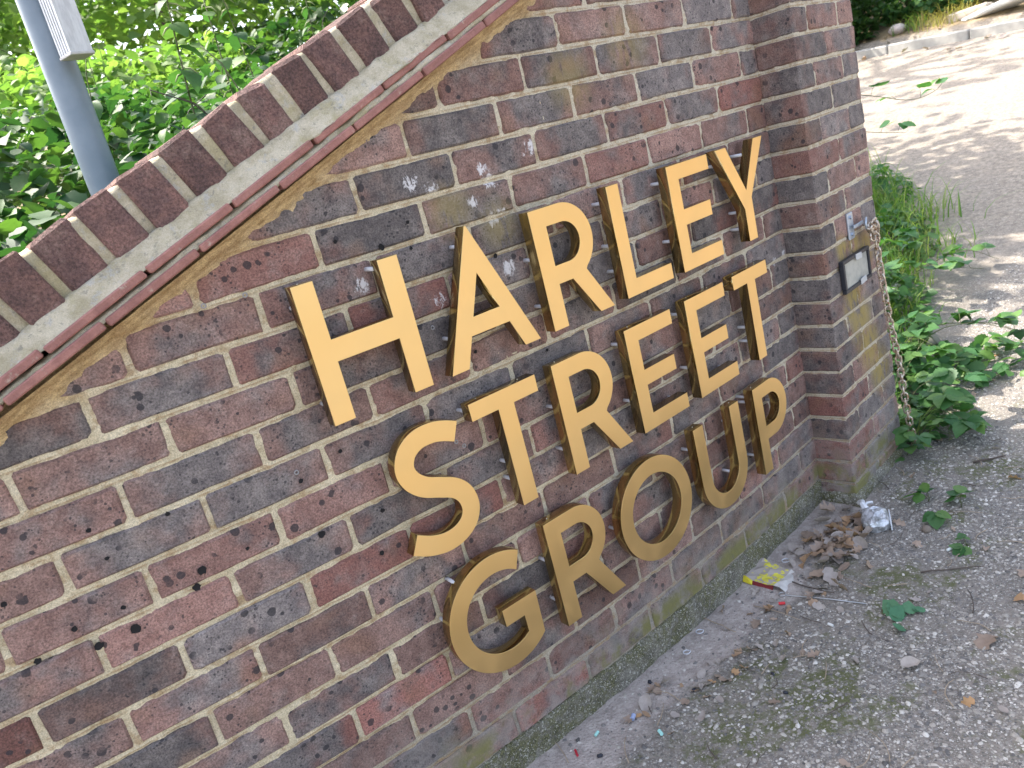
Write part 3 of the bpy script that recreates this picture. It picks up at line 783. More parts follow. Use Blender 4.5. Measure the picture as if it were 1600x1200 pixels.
for r in range(-12, 16):
    z = -PITCH * r + random.uniform(-.001, .001)
    A = r % 2 == 0
    cuts = [0, .094, .294, PW] if A else [0, .194, PW]
    for k in range(len(cuts) - 1):
        u0, u1 = cuts[k] + (.005 if k else -.003), cuts[k+1] - (.005 if k < len(cuts) - 2 else -.003)
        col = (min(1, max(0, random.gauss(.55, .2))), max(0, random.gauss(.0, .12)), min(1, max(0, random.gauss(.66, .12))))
        if k == 0: col = (random.uniform(.6, 1), random.uniform(0, .3), random.uniform(.12, .36)) if r not in FRONT_RED else FRONT_RED[r]  # corner bricks darker: shade of the left return put into their colour
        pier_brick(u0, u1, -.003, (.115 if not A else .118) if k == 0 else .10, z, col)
    if A: pass
def pier_core():
    mb = MB()
    # fine face grids for front and left side so that the mortar meets the bricks unevenly
    us = np.arange(0, PW + .001, .009); zs = np.arange(-1.2, .93, .0058)
    def grid(fn, n1, n2, a, b):
        base = len(mb.v)
        for i in range(n1):
            for j in range(n2): mb.v.append(tuple(fn(a[i], b[j])))
        for i in range(n1 - 1):
            for j in range(n2 - 1):
                q = base + i * n2 + j; mb.f.append((q, q + n2, q + n2 + 1, q + 1))
    N = lambda a, b, s: .0042 * float(vnoise(a * 50, b * 60, s)) + .003 * float(vnoise(a * 130, b * 150, s + 1))
    grid(lambda u, z: pl(u, .0015 + N(u, z, 81), z), len(us), len(zs), us, zs)
    vs = np.arange(0, .135, .009)
    grid(lambda v, z: pl(.0015 + N(v + 3, z, 83), v, z), len(vs), len(zs), vs, zs)
    grid(lambda v, z: pl(PW - .0015 + N(v + 7, z, 85), v, z), len(vs), len(zs), vs, zs)
    me = mb.build('mortar', True); add('mortar', me, M_MORTAR, pier)
    b2 = MB(); c = pl(PW / 2, .20, -.13); b2.box(c, (PW / 2 - .006, .195, 1.06), 0); add('core', b2.build('core'), M_MORTAR, pier)
pier_core()
def pier_foot():
    mb = MB(); pts = [(-.012, .118), (-.016, -.014), (PW + .012, -.014), (PW + .012, .36)]
    rows = [(-1.115, 0.0, 1.0), (-1.122, 1.0, 1.0), (-1.15, 1.25, 1), (-1.19, 1.5, 1)]
    path = []
    for (a, b) in zip(pts[:-1], pts[1:]):
        n = 12
        for k in range(n): path.append((a[0] + (b[0] - a[0]) * k / n, a[1] + (b[1] - a[1]) * k / n))
    path.append(pts[-1]); nr = len(rows)
    for i, (u, v) in enumerate(path):
        for k, (z, o, _) in enumerate(rows):
            cu = .5 * PW; s = (1 - o) * .05
            j = .004 * random.uniform(-1, 1)
            uu = u + (cu - u) * (.06 * (1 - o)) + j; vv = v + (.12 - v) * (.12 * (1 - o)) + j
            mb.v.append(tuple(pl(uu, vv, z + .004 * random.uniform(-1, 1))))
    for i in range(len(path) - 1):
        for k in range(nr - 1):
            a = i * nr + k; mb.f.append((a, a + nr, a + nr + 1, a + 1))
    add('footing', mb.build('footing', True), M_PLINTH, pier)
pier_foot()

# ================================================================== gold letters
def gold_face():
    t = NT('brushed_gold_face', .42, 1.0); P = t.obj()
    n = t.noise(t.vmath('MULTIPLY', P, (900.0, 1.0, 6.0)), 1.0, 3, .6)
    r = t.math('ADD', t.math('MULTIPLY_ADD', n, .07, .31), t.math('MULTIPLY', t.ramp(t.noise(P, 9, 4, .65), .4, .65), .10))
    c = t.mix(t.ramp(t.noise(P, 3, 2), .3, .7), (.80, .555, .245), (.83, .585, .27))
    return t.fin(c, r)
def gold_side():
    t = NT('polished_gold_return', .16, 1.0); P = t.obj()
    n = t.noise(P, 14, 3, .6)
    return t.fin(t.mix(n, (.44, .325, .14), (.56, .43, .20)), t.math('MULTIPLY_ADD', n, .08, .13))
M_GF = gold_face(); M_GS = gold_side()
M_PEG = plain('white_spacer', (.62, .62, .66), .5)
M_SCREW = plain('steel_screw', (.75, .72, .62), .25, 1.0)
SW = .0415; CH = .2555; LD = .028; STAND = .060
def arc(cx, cy, r, a0, a1, n=28): return [(cx + r * math.cos(math.radians(a0 + (a1 - a0) * k / n)), cy + r * math.sin(math.radians(a0 + (a1 - a0) * k / n))) for k in range(n + 1)]
def spline_pts(P, n=10):
    out = []; P = [np.array(p, float) for p in P]; Q = [2 * P[0] - P[1]] + P + [2 * P[-1] - P[-2]]
    for i in range(1, len(Q) - 2):
        for k in range(n):
            t = k / n; a, b, c, d = Q[i-1], Q[i], Q[i+1], Q[i+2]
            out.append(.5 * ((2*b) + (c-a)*t + (2*a-5*b+4*c-d)*t*t + (-a+3*b-3*c+d)*t**3))
    out.append(P[-1]); return out
def glyph(ch):
    """outlines (outer first), x from 0, y from 0 (baseline) to CH"""
    H = CH; w = SW
    if ch == 'H':
        W = .2095; m0, m1 = H - .1475, H - .1065
        return [[(0,0),(w,0),(w,m0),(W-w,m0),(W-w,0),(W,0),(W,H),(W-w,H),(W-w,m1),(w,m1),(w,H),(0,H)]], W
    if ch == 'A':
        W = .229; ax = W / 2; top = H + .012; dx = w * 1.0
        def xl(y): return ax * y / top
        c0, c1 = .0595, .0955; it = .1745
        k = (ax - .0415) / it
        o = [(0,0),(.0415,0),(.0415 + k * c0, c0),(W - .0415 - k * c0, c0),(W - .0415, 0),(W,0),(ax + .002,top),(ax - .002,top)]
        i = [(.0415 + k * c1, c1),(W - .0415 - k * c1, c1),(ax, it)]
        return [o, i], W
    if ch == 'L': return [[(0,0),(.169,0),(.169,.0375),(w-.0015,.0375),(w-.0015,H),(0,H)]], .169
    if ch == 'E':
        return [[(0,0),(.1735,0),(.1735,.0375),(w,.0375),(w,.1085),(.153,.1085),(.153,.1465),(w,.1465),(w,H-.036),(.1685,H-.036),(.1685,H),(0,H)]], .1735
    if ch == 'T': return [[(.0665,0),(.1075,0),(.1075,H-.0365),(.174,H-.0365),(.174,H),(0,H),(0,H-.0365),(.0665,H-.0365)]], .174
    if ch == 'Y':
        return [[(.0965,0),(.138,0),(.138,.1105),(.2345,H),(.1875,H),(.117,.1325),(.0485,H),(0,H),(.0965,.086)]], .2345
    if ch in 'RP':
        r = .0815; cx = .0835; ri = r - .0395; cy = H - r
        bowl = arc(cx, cy, r, 90, -90, 30); inner = [(w, cy + ri)] + [(w, cy - ri)] + arc(cx, cy, ri, -90, 90, 26)
        if ch == 'P':
            return [[(0,0),(w,0),(w,H-2*r)] + bowl[::-1] + [(0,H)], inner], cx + r
        a1 = [p for p in bowl if not (p[1] < H - .150 and p[0] < .130)]
        leg = [(w,H-.163),(.0825,H-.163),(.1425,0),(.187,0),(.1275,H-.1535)]
        return [[(0,0),(w,0)] + leg + a1[::-1] + [(0,H)], inner], .187
    if ch == 'O':
        return [arc(.1295, H/2, .1300, 0, 360, 72)[:-1], arc(.1295, H/2, .0882, 0, 360, 64)[:-1]], .259
    if ch == 'G':
        R1, R2 = .1312, .0900; cx, cy = R1, H / 2
        o = arc(cx, cy, R1, 56.5, 310.5, 60) + [(cx + .0875, cy + .002), (cx - .003, cy + .002), (cx - .003, cy - .0375), (cx + .046, cy - .0375)]
        return [o + arc(cx, cy, R2, 301, 51, 52)], cx + .0875
    if ch == 'U':
        R1 = .102; ri = R1 - .0415; cx = R1; cy = R1 - .004
        o = arc(cx, cy, R1, 180, 360, 36) + [(2*R1, H), (2*R1-w, H)] + arc(cx, cy, ri, 360, 180, 32) + [(w, H), (0, H)]
        return [o], 2 * R1
    if ch == 'S':
        C = [(-1.3205,-.3275),(-1.345,-.3165),(-1.371,-.3095),(-1.405,-.3105),(-1.433,-.326),(-1.4465,-.3535),(-1.440,-.381),(-1.418,-.404),(-1.384,-.4205),(-1.355,-.436),(-1.3375,-.458),(-1.3335,-.487),(-1.346,-.512),(-1.372,-.5275),(-1.405,-.531),(-1.440,-.522),(-1.4715,-.505)]
        P = spline_pts([(x + 1.482, y + .5445) for x, y in C], 6); hw = .0205
        L_, R_ = [], []
        for i, p in enumerate(P):
            t = P[min(i+1, len(P)-1)] - P[max(i-1, 0)]; t = t / np.hypot(*t); nrm = np.array([-t[1], t[0]])
            L_.append(tuple(p + nrm * hw)); R_.append(tuple(p - nrm * hw))
        return [L_ + R_[::-1]], .168
def letter_meshes(ch):
    outl, W = glyph(ch)
    cu = bpy.data.curves.new('g', 'CURVE'); cu.dimensions = '2D'; cu.fill_mode = 'BOTH'; cu.extrude = LD / 2
    cu.bevel_depth = .0005; cu.bevel_resolution = 1; cu.offset = -.0005
    for o in outl:
        sp = cu.splines.new('POLY'); sp.points.add(len(o) - 1); sp.use_cyclic_u = True
        for p, q in zip(sp.points, o): p.co = (q[0] - W / 2, q[1] - CH / 2, 0, 1)
    ob = bpy.data.objects.new('g', cu); COL.objects.link(ob)
    dg = bpy.context.evaluated_depsgraph_get(); me = bpy.data.meshes.new_from_object(ob.evaluated_get(dg))
    bpy.data.objects.remove(ob); bpy.data.curves.remove(cu)
    bm = bmesh.new(); bm.from_mesh(me); bpy.data.meshes.remove(me)
    bmesh.ops.rotate(bm, verts=bm.verts, cent=(0, 0, 0), matrix=Matrix.Rotation(math.radians(90), 3, 'X'))
    bmesh.ops.recalc_face_normals(bm, faces=bm.faces)
    res = []
    for front in (True, False):
        b = bm.copy()
        sel = [f for f in b.faces if (f.normal.y < -.9) != front]
        bmesh.ops.delete(b, geom=sel, context='FACES')
        m = bpy.data.meshes.new('face' if front else 'return'); b.to_mesh(m); b.free()
        m.materials.clear(); m.materials.append(M_GF if front else M_GS); res.append(m)
    bm.free()
    # smooth the curved returns
    if ch in 'ROGUSP':
        m = res[1]; m.polygons.foreach_set('use_smooth', [True] * len(m.polygons))
        try: m.set_sharp_from_angle(angle=math.radians(25))
        except Exception: pass
    return res, W, outl
PEGM = MB().tube([(0, 0, 0), (0, .036, 0)], .0042, 8).build('spacer', True); PEGM.materials.append(M_PEG)
SCRM = MB().tube([(0, 0, 0), (0, 0, .0012)], .0018, 8).build('screw', True); SCRM.materials.append(M_SCREW)
PEGS = {'H': [(.004,.03),(.004,.22),(.205,.006),(.172,.245)], 'A': [(.03,.06),(.2,.03),(.1,.235)], 'R': [(.003,.16),(.003,.05),(.15,.20),(.165,.05)], 'L': [(.002,.225),(.002,.12),(.004,.06),(.16,.02)],
        'E': [(.002,.225),(.002,.075),(.165,.24),(.168,.02)], 'Y': [(.165,.225),(.099,.075),(.099,.03),(.03,.22)], 'S': [(.03,.2),(.04,.02),(.15,.05)], 'T': [(.002,.24),(.068,.09),(.068,.05),(.172,.24)],
        'G': [(.012,.16),(.05,.235),(.2,.1)], 'O': [(.006,.12),(.13,.006),(.25,.13)], 'U': [(.003,.2),(.163,.06),(.06,.012),(.2,.2)], 'P': [(.003,.22),(.003,.235),(.003,.05),(.15,.17)]}
CACHE = {}
def letter(ch, x0, top, label):
    if ch not in CACHE: CACHE[ch] = letter_meshes(ch)
    (mf, mr), W, outl = CACHE[ch]
    xc = x0 + W / 2; a = wang(xc)
    n = Vector((math.sin(a), -math.cos(a), 0))
    zc = top - CH / 2
    c = Vector((xc, wy(xc), zc)) + n * (STAND - LD / 2) 
    root = empty('sign_letter', c, label, 'letter', 'gold letters standing off the wall', (0, 0, a))
    add('face', mf, None, root); add('side_return', mr, None, root)
    for px, pz in PEGS[ch]: 
        px += .005 * (1 if px < W / 2 else -1); pz += .004 * (1 if pz < CH / 2 else -1)
        add('spacer', PEGM, None, root, (px - W / 2, LD / 2 - .004, pz - CH / 2))
    tops = {'T': [.03, .14], 'E': [.03, .12], 'R': [.025], 'P': [.02], 'U': [.02, .185], 'H': [.02], 'L': [.02]}
    for tx in tops.get(ch, []): add('screw', SCRM, None, root, (tx - W / 2, .002, CH / 2))
T1, T2, T3 = .0310, -.2905, -.6110
letter('H', -1.5475, T1, 'gold metal letter H with pale face, first of the top line HARLEY')
letter('A', -1.2965, T1, 'gold metal letter A with pointed apex in the top line')
letter('R', -1.0275, T1, 'gold metal letter R between A and L in the top line')
letter('L', -.7955, T1, 'gold metal letter L, the only L, in the top line')
letter('E', -.5835, T1, 'gold metal letter E between L and Y in the top line')
letter('Y', -.3790, T1, 'gold metal letter Y at the end of the top line beside the pier')
letter('S', -1.4825, T2, 'gold metal letter S starting the middle line STREET')
letter('T', -1.2810, T2, 'gold metal letter T between S and R in the middle line')
letter('R', -1.0620, T2, 'gold metal letter R in the middle line after the first T')
letter('E', -.8330, T2, 'gold metal letter E right after R in the middle line')
letter('E', -.6080, T2, 'gold metal letter E just before the last T of the middle line')
letter('T', -.3975, T2, 'gold metal letter T ending the middle line')
letter('G', -1.4605, T3, 'gold metal letter G with square spur starting the bottom line GROUP')
letter('R', -1.1830, T3, 'gold metal letter R in the bottom line between G and O')
letter('O', -.9725, T3, 'round gold metal letter O in the bottom line')
letter('U', -.6680, T3, 'gold metal letter U with rounded bottom in the bottom line')
letter('P', -.3930, T3, 'darker gold metal letter P ending the bottom line')

# ================================================================== leaves
def leaf_base(n=5, wid=.36, serr=.10, fold=.16, droop=.22, tip=1.0):
    """leaf of length 1 along +y, lying in xy, lifted sides; returns verts, tris"""
    ts = np.linspace(0, 1, n + 2); V = []; F = []
    for i, t in enumerate(ts):
        w = wid * (math.sin(math.pi * t ** .8) ** .85) if 0 < t < 1 else 0.0
        w *= 1 + serr * (1 if i % 2 else -1)
        z = -droop * (t - .25) ** 2
        V.append((0, t, z))
        V.append((-w, t - .03 * (i % 2), z + fold * w)); V.append((w, t - .03 * (i % 2), z + fold * w))
    for i in range(n + 1):
        a, b = i * 3, (i + 1) * 3
        if i == 0: F += [(a, b, b + 1), (a, b + 2, b)]
        elif i == n: F += [(a, b, a + 1), (a, a + 2, b)]
        else: F += [(a, b, b + 1), (a, b + 1, a + 1), (a, b + 2, b), (a, a + 2, b + 2)]
    return np.array(V, float), np.array(F)
LB = [leaf_base(5, .36, .10, .2, .3), leaf_base(5, .42, .12, .1, .15), leaf_base(4, .33, .05, .3, .45)]
LF = [leaf_base(9, .37, .09, .18, .28), leaf_base(9, .43, .11, .08, .12), leaf_base(9, .34, .10, .28, .5), leaf_base(9, .40, .08, .05, -.15)]
def leaf_objs(mat, tag_):
    out = []
    for v, f in LF:
        me = mesh('leaf', v, f, True); me.materials.append(mat); out.append(me)
    return out
LM_BR = leaf_objs(M_LEAF, 'b'); LM_NE = leaf_objs(M_LEAF2, 'n'); LM_WE = leaf_objs(M_WEED, 'w'); LM_TR = leaf_objs(M_LEAFD, 't')
def rot_np(n, tilt_lo, tilt_hi, yaw=None):
    """random orientation matrices: yaw about z after a tilt; columns are leaf axes"""
    yaw = RNG.uniform(0, 2 * math.pi, n) if yaw is None else yaw
    p = RNG.uniform(tilt_lo, tilt_hi, n); r = RNG.normal(0, .45, n)
    cy, sy, cp, sp, cr, sr = np.cos(yaw), np.sin(yaw), np.cos(p), np.sin(p), np.cos(r), np.sin(r)
    Rz = np.zeros((n, 3, 3)); Rz[:, 0, 0] = cy; Rz[:, 0, 1] = -sy; Rz[:, 1, 0] = sy; Rz[:, 1, 1] = cy; Rz[:, 2, 2] = 1
    Rx = np.zeros((n, 3, 3)); Rx[:, 0, 0] = 1; Rx[:, 1, 1] = cp; Rx[:, 1, 2] = -sp; Rx[:, 2, 1] = sp; Rx[:, 2, 2] = cp
    Ry = np.zeros((n, 3, 3)); Ry[:, 1, 1] = 1; Ry[:, 0, 0] = cr; Ry[:, 0, 2] = sr; Ry[:, 2, 0] = -sr; Ry[:, 2, 2] = cr
    return Rz @ Rx @ Ry
def leaf_cloud(P, size, tilt=(-.9, .35), base=None):
    """P (n,3) positions relative to parent, size (n,)"""
    Vs, Fs, o = [], [], 0
    which = RNG.integers(0, len(LB), len(P))
    for k, (bv, bf) in enumerate(LB):
        s = which == k; n = int(s.sum())
        if not n: continue
        R = rot_np(n, *tilt)
        V = np.einsum('nij,vj->nvi', R, bv) * size[s][:, None, None] + P[s][:, None, :]
        F = bf[None] + (np.arange(n) * len(bv))[:, None, None] + o
        Vs.append(V.reshape(-1, 3)); Fs.append(F.reshape(-1, 3)); o += n * len(bv)
    return np.concatenate(Vs), np.concatenate(Fs)
def foliage(name, P, size, mat, parent, tilt=(-.9, .35)):
    if len(P) == 0: return None
    V, F = leaf_cloud(np.asarray(P), np.asarray(size), tilt)
    o = add(name, mesh_np(name, V, F, True), mat, parent, kind='stuff'); return o
def single_leaf(meshes, parent, p, size, yaw, pitch, roll):
    o = add('leaf', random.choice(meshes), None, parent, p)
    o.rotation_euler = (Matrix.Rotation(yaw, 3, 'Z') @ Matrix.Rotation(pitch, 3, 'X') @ Matrix.Rotation(roll, 3, 'Y')).to_euler()
    o.scale = (size, size, size); return o

def hS(x, y): return .10 + .285 * y + .20 * vnoise(x * 1.3, y * 1.3, 91) + .16 * vnoise(x * 3.5, y * 3.5, 92)
def thicket(name, label, x0, x1, y0, y1, n, size, nsingle, mats=(M_LEAF, LM_BR), lift=0.0, group='brambles and nettles behind the wall', tilt=(-.85, .3), depth=.45):
    n = int(n * 1.45); size = size * .86; nsingle = int(nsingle * 1.3)
    cx, cy = (x0 + x1) / 2, (y0 + y1) / 2; cz = thf(cx, cy)
    root = empty(name, (cx, cy, cz), label, 'bush', group)
    # elliptical patch, not a box
    a = RNG.uniform(0, 2 * math.pi, n); r = np.sqrt(RNG.uniform(0, 1, n)) * 1.12
    X = cx + np.cos(a) * r * (x1 - x0) / 2; Y = cy + np.sin(a) * r * (y1 - y0) / 2
    top = hS(X, Y) + lift - .22 * (np.clip(r, .8, 1.12) - .8)
    Z = top - np.abs(RNG.normal(0, depth * .5, n)) + .03
    az = (X + 2.063) / (Y + 1.339)
    ok = (Y > wyv(X) + .27) & ~((az > .185) & (az < .275) & (Y < 1.2) & (Z > tile_z(X) + .10)); X, Y, Z = X[ok], Y[ok], Z[ok]
    Z = np.maximum(Z, th(X, Y) + .02)
    d = np.hypot(X - CAM.x, Y - CAM.y) - .5 * (Z - hS(X, Y))
    order = np.argsort(d); sing = []; rest = []
    for i in order:
        if len(sing) < nsingle and Z[i] > hS(X[i], Y[i]) + lift - .22 and in_view((X[i], Y[i], Z[i]), .02): sing.append(i)
        else: rest.append(i)
    off = np.array([cx, cy, cz])
    for i in sing:
        single_leaf(mats[1], root, Vector((X[i], Y[i], Z[i])) - Vector(off), size * random.uniform(.65, 1.35), random.uniform(0, 6.28), random.uniform(*tilt), random.gauss(0, .4))
    P = np.stack([X, Y, Z], 1)[rest] - off
    foliage('foliage', P, size * RNG.uniform(.6, 1.35, len(P)), mats[0], root, tilt)
    for k in range(7):
        x = random.uniform(x0, x1) * .9 + cx * .1; y = random.uniform(y0, y1)
        y = max(y, wy(x) + .3)
        if y < 1.35 and abs((x + 2.063) / (y + 1.339) - .225) < .16: continue
        zt = float(hS(x, y)) + lift + random.uniform(-.05, .2); zb = thf(x, y)
        lx, ly = random.uniform(-.35, .35), random.uniform(-.2, .25)
        pts = [Vector((x + lx * t * t, y + ly * t, zb + (zt - zb) * (1 - (1 - t) ** 1.6))) - Vector(off) for t in np.linspace(0, 1, 8)]
        add('stem', MB().tube(pts, list(np.linspace(.0045, .0015, 8)), 5).build('stem', True), M_DSTEM if k % 3 else M_STEM, root)
    return root
thicket('bramble_bush', 'bramble bush with large dark leaves right behind the lowest end of the coping', -2.35, -1.45, .35, 1.05, 900, .078, 150, lift=-.06)
thicket('bramble_bush', 'bramble bush behind the wall just right of the grey post', -1.50, -.75, .38, 1.25, 900, .070, 140, lift=-.02)
thicket('bramble_bush', 'shaded bramble bush close behind the coping near the top of the ramp', -.95, .15, .38, 1.4, 900, .070, 110, lift=.08)
thicket('bramble_bush', 'sunlit bramble bush behind and left of the grey post', -2.2, -1.0, 1.3, 2.7, 1500, .072, 130)
thicket('bramble_bush', 'pale sunlit nettle bed in the middle distance right of the post', -1.2, .2, 1.4, 3.0, 1700, .072, 150, (M_LEAF2, LM_NE))
thicket('bramble_bush', 'bright green bush behind the upper half of the ramp', -.1, 1.3, 1.5, 3.2, 1500, .072, 110, (M_LEAF2, LM_NE), lift=.05)
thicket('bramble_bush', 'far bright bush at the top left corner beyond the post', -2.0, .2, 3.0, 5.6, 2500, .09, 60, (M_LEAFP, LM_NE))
thicket('bramble_bush', 'far bright bush at the top of the picture above the ramp', .0, 2.6, 3.1, 5.8, 2300, .085, 60, (M_LEAF, LM_BR))
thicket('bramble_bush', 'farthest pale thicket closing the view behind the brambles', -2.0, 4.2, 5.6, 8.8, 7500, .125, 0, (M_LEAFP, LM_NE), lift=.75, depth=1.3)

def nettle(x, y, h, label, lean=(0, 0), n=9, size=.085):
    zb = float(hS(x, y)) - .45; root = empty('nettle_plant', (x, y, zb), label, 'nettle')
    H = h + .45; pts = [Vector((lean[0] * t * t, lean[1] * t * t, H * t)) for t in np.linspace(0, 1, 9)]
    add('stem', MB().tube(pts, list(np.linspace(.004, .0018, 9)), 5).build('stem', True), M_STEM, root)
    for k in range(n):
        t = .40 + .58 * k / (n - 1); p = Vector((lean[0] * t * t, lean[1] * t * t, H * t)); yaw = k * 1.57 + random.uniform(-.3, .3)
        s = size * (1.15 - .65 * (t - .4) / .6)
        for dd in (0, math.pi): single_leaf(LM_NE, root, p, s * random.uniform(.85, 1.15), yaw + dd, random.uniform(-.75, -.15), random.gauss(0, .15))
    # pale seed strings
    mb = MB()
    for k in range(8):
        t = random.uniform(.62, .95); p = Vector((lean[0] * t * t, lean[1] * t * t, H * t)); a = random.uniform(0, 6.28)
        mb.tube([p, p + Vector((math.cos(a) * .02, math.sin(a) * .02, -.006)), p + Vector((math.cos(a) * .034, math.sin(a) * .034, -.022))], [.002, .0028, .001], 4)
    add('seed_strings', mb.build('seed_strings', True), M_SEED, root, kind='stuff')
M_SEED = plain('pale_seed', (.30, .34, .17), .8)
nettle(-1.28, .95, .42, 'tall flowering nettle just right of the grey post', (.05, -.05), 10, .09)
nettle(-1.02, 1.25, .42, 'nettle with a dark thin stem rising right of the flowering one', (.03, .05), 8)
nettle(-.72, 1.7, .5, 'nettle standing above the bush in the middle of the thicket', (-.05, .0), 8)
nettle(-1.85, 1.3, .35, 'nettle left of the grey post', (-.04, 0), 8)
nettle(-.25, 2.1, .5, 'thin nettle sticking up near the top of the ramp', (.06, 0), 8)

# ---- trees (unseen ones beside the frame are added to shade wall foot and drive)
def tree(label, x, y, h, cr, n, size, mat=M_LEAFD, trunk=.10, cz=None, group=None, squash=.75, nb=9):
    zb = thf(x, y); root = empty('broadleaf_tree', (x, y, zb), label, 'tree', group)
    H = h - cr * squash
    pts = [Vector((.12 * math.sin(t * 2.2 + x), .1 * math.cos(t * 1.7 + y) - .1, H * t)) for t in np.linspace(0, 1, 8)]
    mb = MB().tube(pts, list(np.linspace(trunk, trunk * .45, 8)), 8)
    tips = []
    for k in range(nb):
        a = k * 2.4 + random.uniform(-.3, .3); t = random.uniform(.55, 1.0); p = Vector(pts[int(t * 7)])
        L = cr * random.uniform(.55, .95); e = p + Vector((math.cos(a) * L, math.sin(a) * L, L * random.uniform(.05, .75)))
        m = (p + e) / 2 + Vector((0, 0, .12 * L)); mb.tube([p, m, e], [trunk * .4, trunk * .25, trunk * .1], 5); tips.append(e); tips.append(m)
    add('trunk', mb.build('trunk', True), M_BARK, root)
    cen = np.array([tuple(t) for t in tips]); c0 = np.array([0, 0, H])
    extra = c0 + RNG.normal(0, 1, (nb, 3)) * np.array([cr * .5, cr * .5, cr * squash * .4]); cen = np.concatenate([cen, extra])
    w = RNG.integers(0, len(cen), n); P = cen[w] + RNG.normal(0, 1, (n, 3)) * np.array([cr * .24, cr * .24, cr * .19])
    foliage('crown', P, size * RNG.uniform(.7, 1.3, n), mat, root, (-1.1, .5))
    return root
tree('unseen young broadleaf tree added behind the pier to shade the wall foot', 1.65, 3.55, 4.2, 1.7, 4000, .12)
tree('tall tree behind the wall dappling the far drive', 5.0, 7.6, 7.6, 2.3, 420, .17, trunk=.12)
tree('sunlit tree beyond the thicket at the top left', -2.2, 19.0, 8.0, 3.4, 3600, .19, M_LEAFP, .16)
tree('tree beyond the thicket behind the top of the ramp', 5.2, 19.5, 8.2, 3.4, 3600, .19, M_LEAF, .17)
tree('far tree between the two trees beyond the thicket', 1.4, 21.0, 8.4, 3.6, 4200, .27, M_LEAFP, .18)
tree('far tree at the right of the trees beyond the thicket', 9.5, 20.0, 7.6, 3.4, 3000, .22, M_LEAFD, .18)

tree('unseen big tree added on the bank beyond the kerb, darkening letter reflections', 10.8, -2.2, 7.5, 2.7, 3000, .24, M_LEAFD, .2, squash=.95)  # unseen bank trees added to darken reflections in the right-hand letters
tree('unseen broad tree added farther along the bank, darkening letter reflections', 10.4, -7.0, 7.8, 2.9, 3000, .24, M_LEAFD, .2, squash=.95)
tree('last unseen tree added along the bank, darkening letter reflections', 10.0, -12.0, 7.5, 2.8, 2600, .26, M_LEAFD, .2, squash=.95)
# ================================================================== grey post with a pale rail
def post():
    x, y = -1.500, 1.147; zb = thf(x, y) - .05
    root = empty('sign_post', (x, y, zb), 'round blue-grey metal post behind the wall with a pale grooved rail', 'post')
    n = 28; mb = MB().tube([(0, 0, 0), (0, 0, 1.2), (0, 0, 3.4)], .0445, n)
    t = NT('blue_grey_paint', .38); P = t.pos()
    c = t.mix(t.ramp(t.noise(P, 9, 4, .6), .35, .65), (.185, .23, .285), (.22, .265, .325))
    c = t.mix(t.math('MULTIPLY', t.ramp(t.noise(P, 70, 4, .75), .68, .74), .6), c, (.32, .33, .34))
    m = t.fin(c, t.math('MULTIPLY_ADD', t.noise(P, 30, 4), .2, .28))
    me = mb.build('pole', True)
    try: me.set_sharp_from_angle(angle=math.radians(40))
    except Exception: pass
    add('pole', me, m, root)
    t2 = NT('weathered_pale_aluminium', .45); P = t2.pos()
    c = t2.mix(t2.ramp(t2.noise(t2.vmath('MULTIPLY', P, (1, 1, .25)), 60, 4, .7), .35, .65), (.47, .48, .51), (.62, .63, .66))
    c = t2.mix(t2.math('MULTIPLY', t2.ramp(t2.noise(t2.vmath('MULTIPLY', P, (1, 1, .4)), 140, 4, .8), .64, .70), .7), c, (.20, .19, .18))
    m2 = t2.fin(c)
    # rail profile, grooves on the left side
    w = .030; z0 = .665 - zb; z1 = 3.4
    prof = [(-w, -w), (w, -w), (w, w), (-w, w)]
    gl = []
    for k in range(4):
        yy = w - (.010 + k * .0125); gl += [(-w, yy + .0028), (-w + .006, yy + .0022), (-w + .006, yy - .0022), (-w, yy - .0028)]
    prof += gl
    a = math.radians(15); ca, sa = math.cos(a), math.sin(a)
    r = MB(); N = len(prof)
    for z in (z0, z1): r.v += [(px * ca - py * sa, px * sa + py * ca, z) for px, py in prof]
    for k in range(N): r.f.append((k, (k + 1) % N, N + (k + 1) % N, N + k))
    r.f.append(tuple(range(N))[::-1]); r.f.append(tuple(range(N, 2 * N)))
    rail = add('rail', r.build('rail'), m2, root, (.030, -.092, 0))
    cap = MB().cbox((0, 0, 0), (w + .0025, w + .0025, .004), .0015).build('end_cap')
    add('end_cap', cap, plain('pale_cap', (.48, .47, .47), .6), rail, (0, 0, z0 - .004), (0, 0, a))
    clip_ = MB().cbox((0, 0, 0), (.02, .035, .012), .002).build('clamp')
    add('clamp', clip_, m2, root, (.015, -.045, z0 + .75))
post()

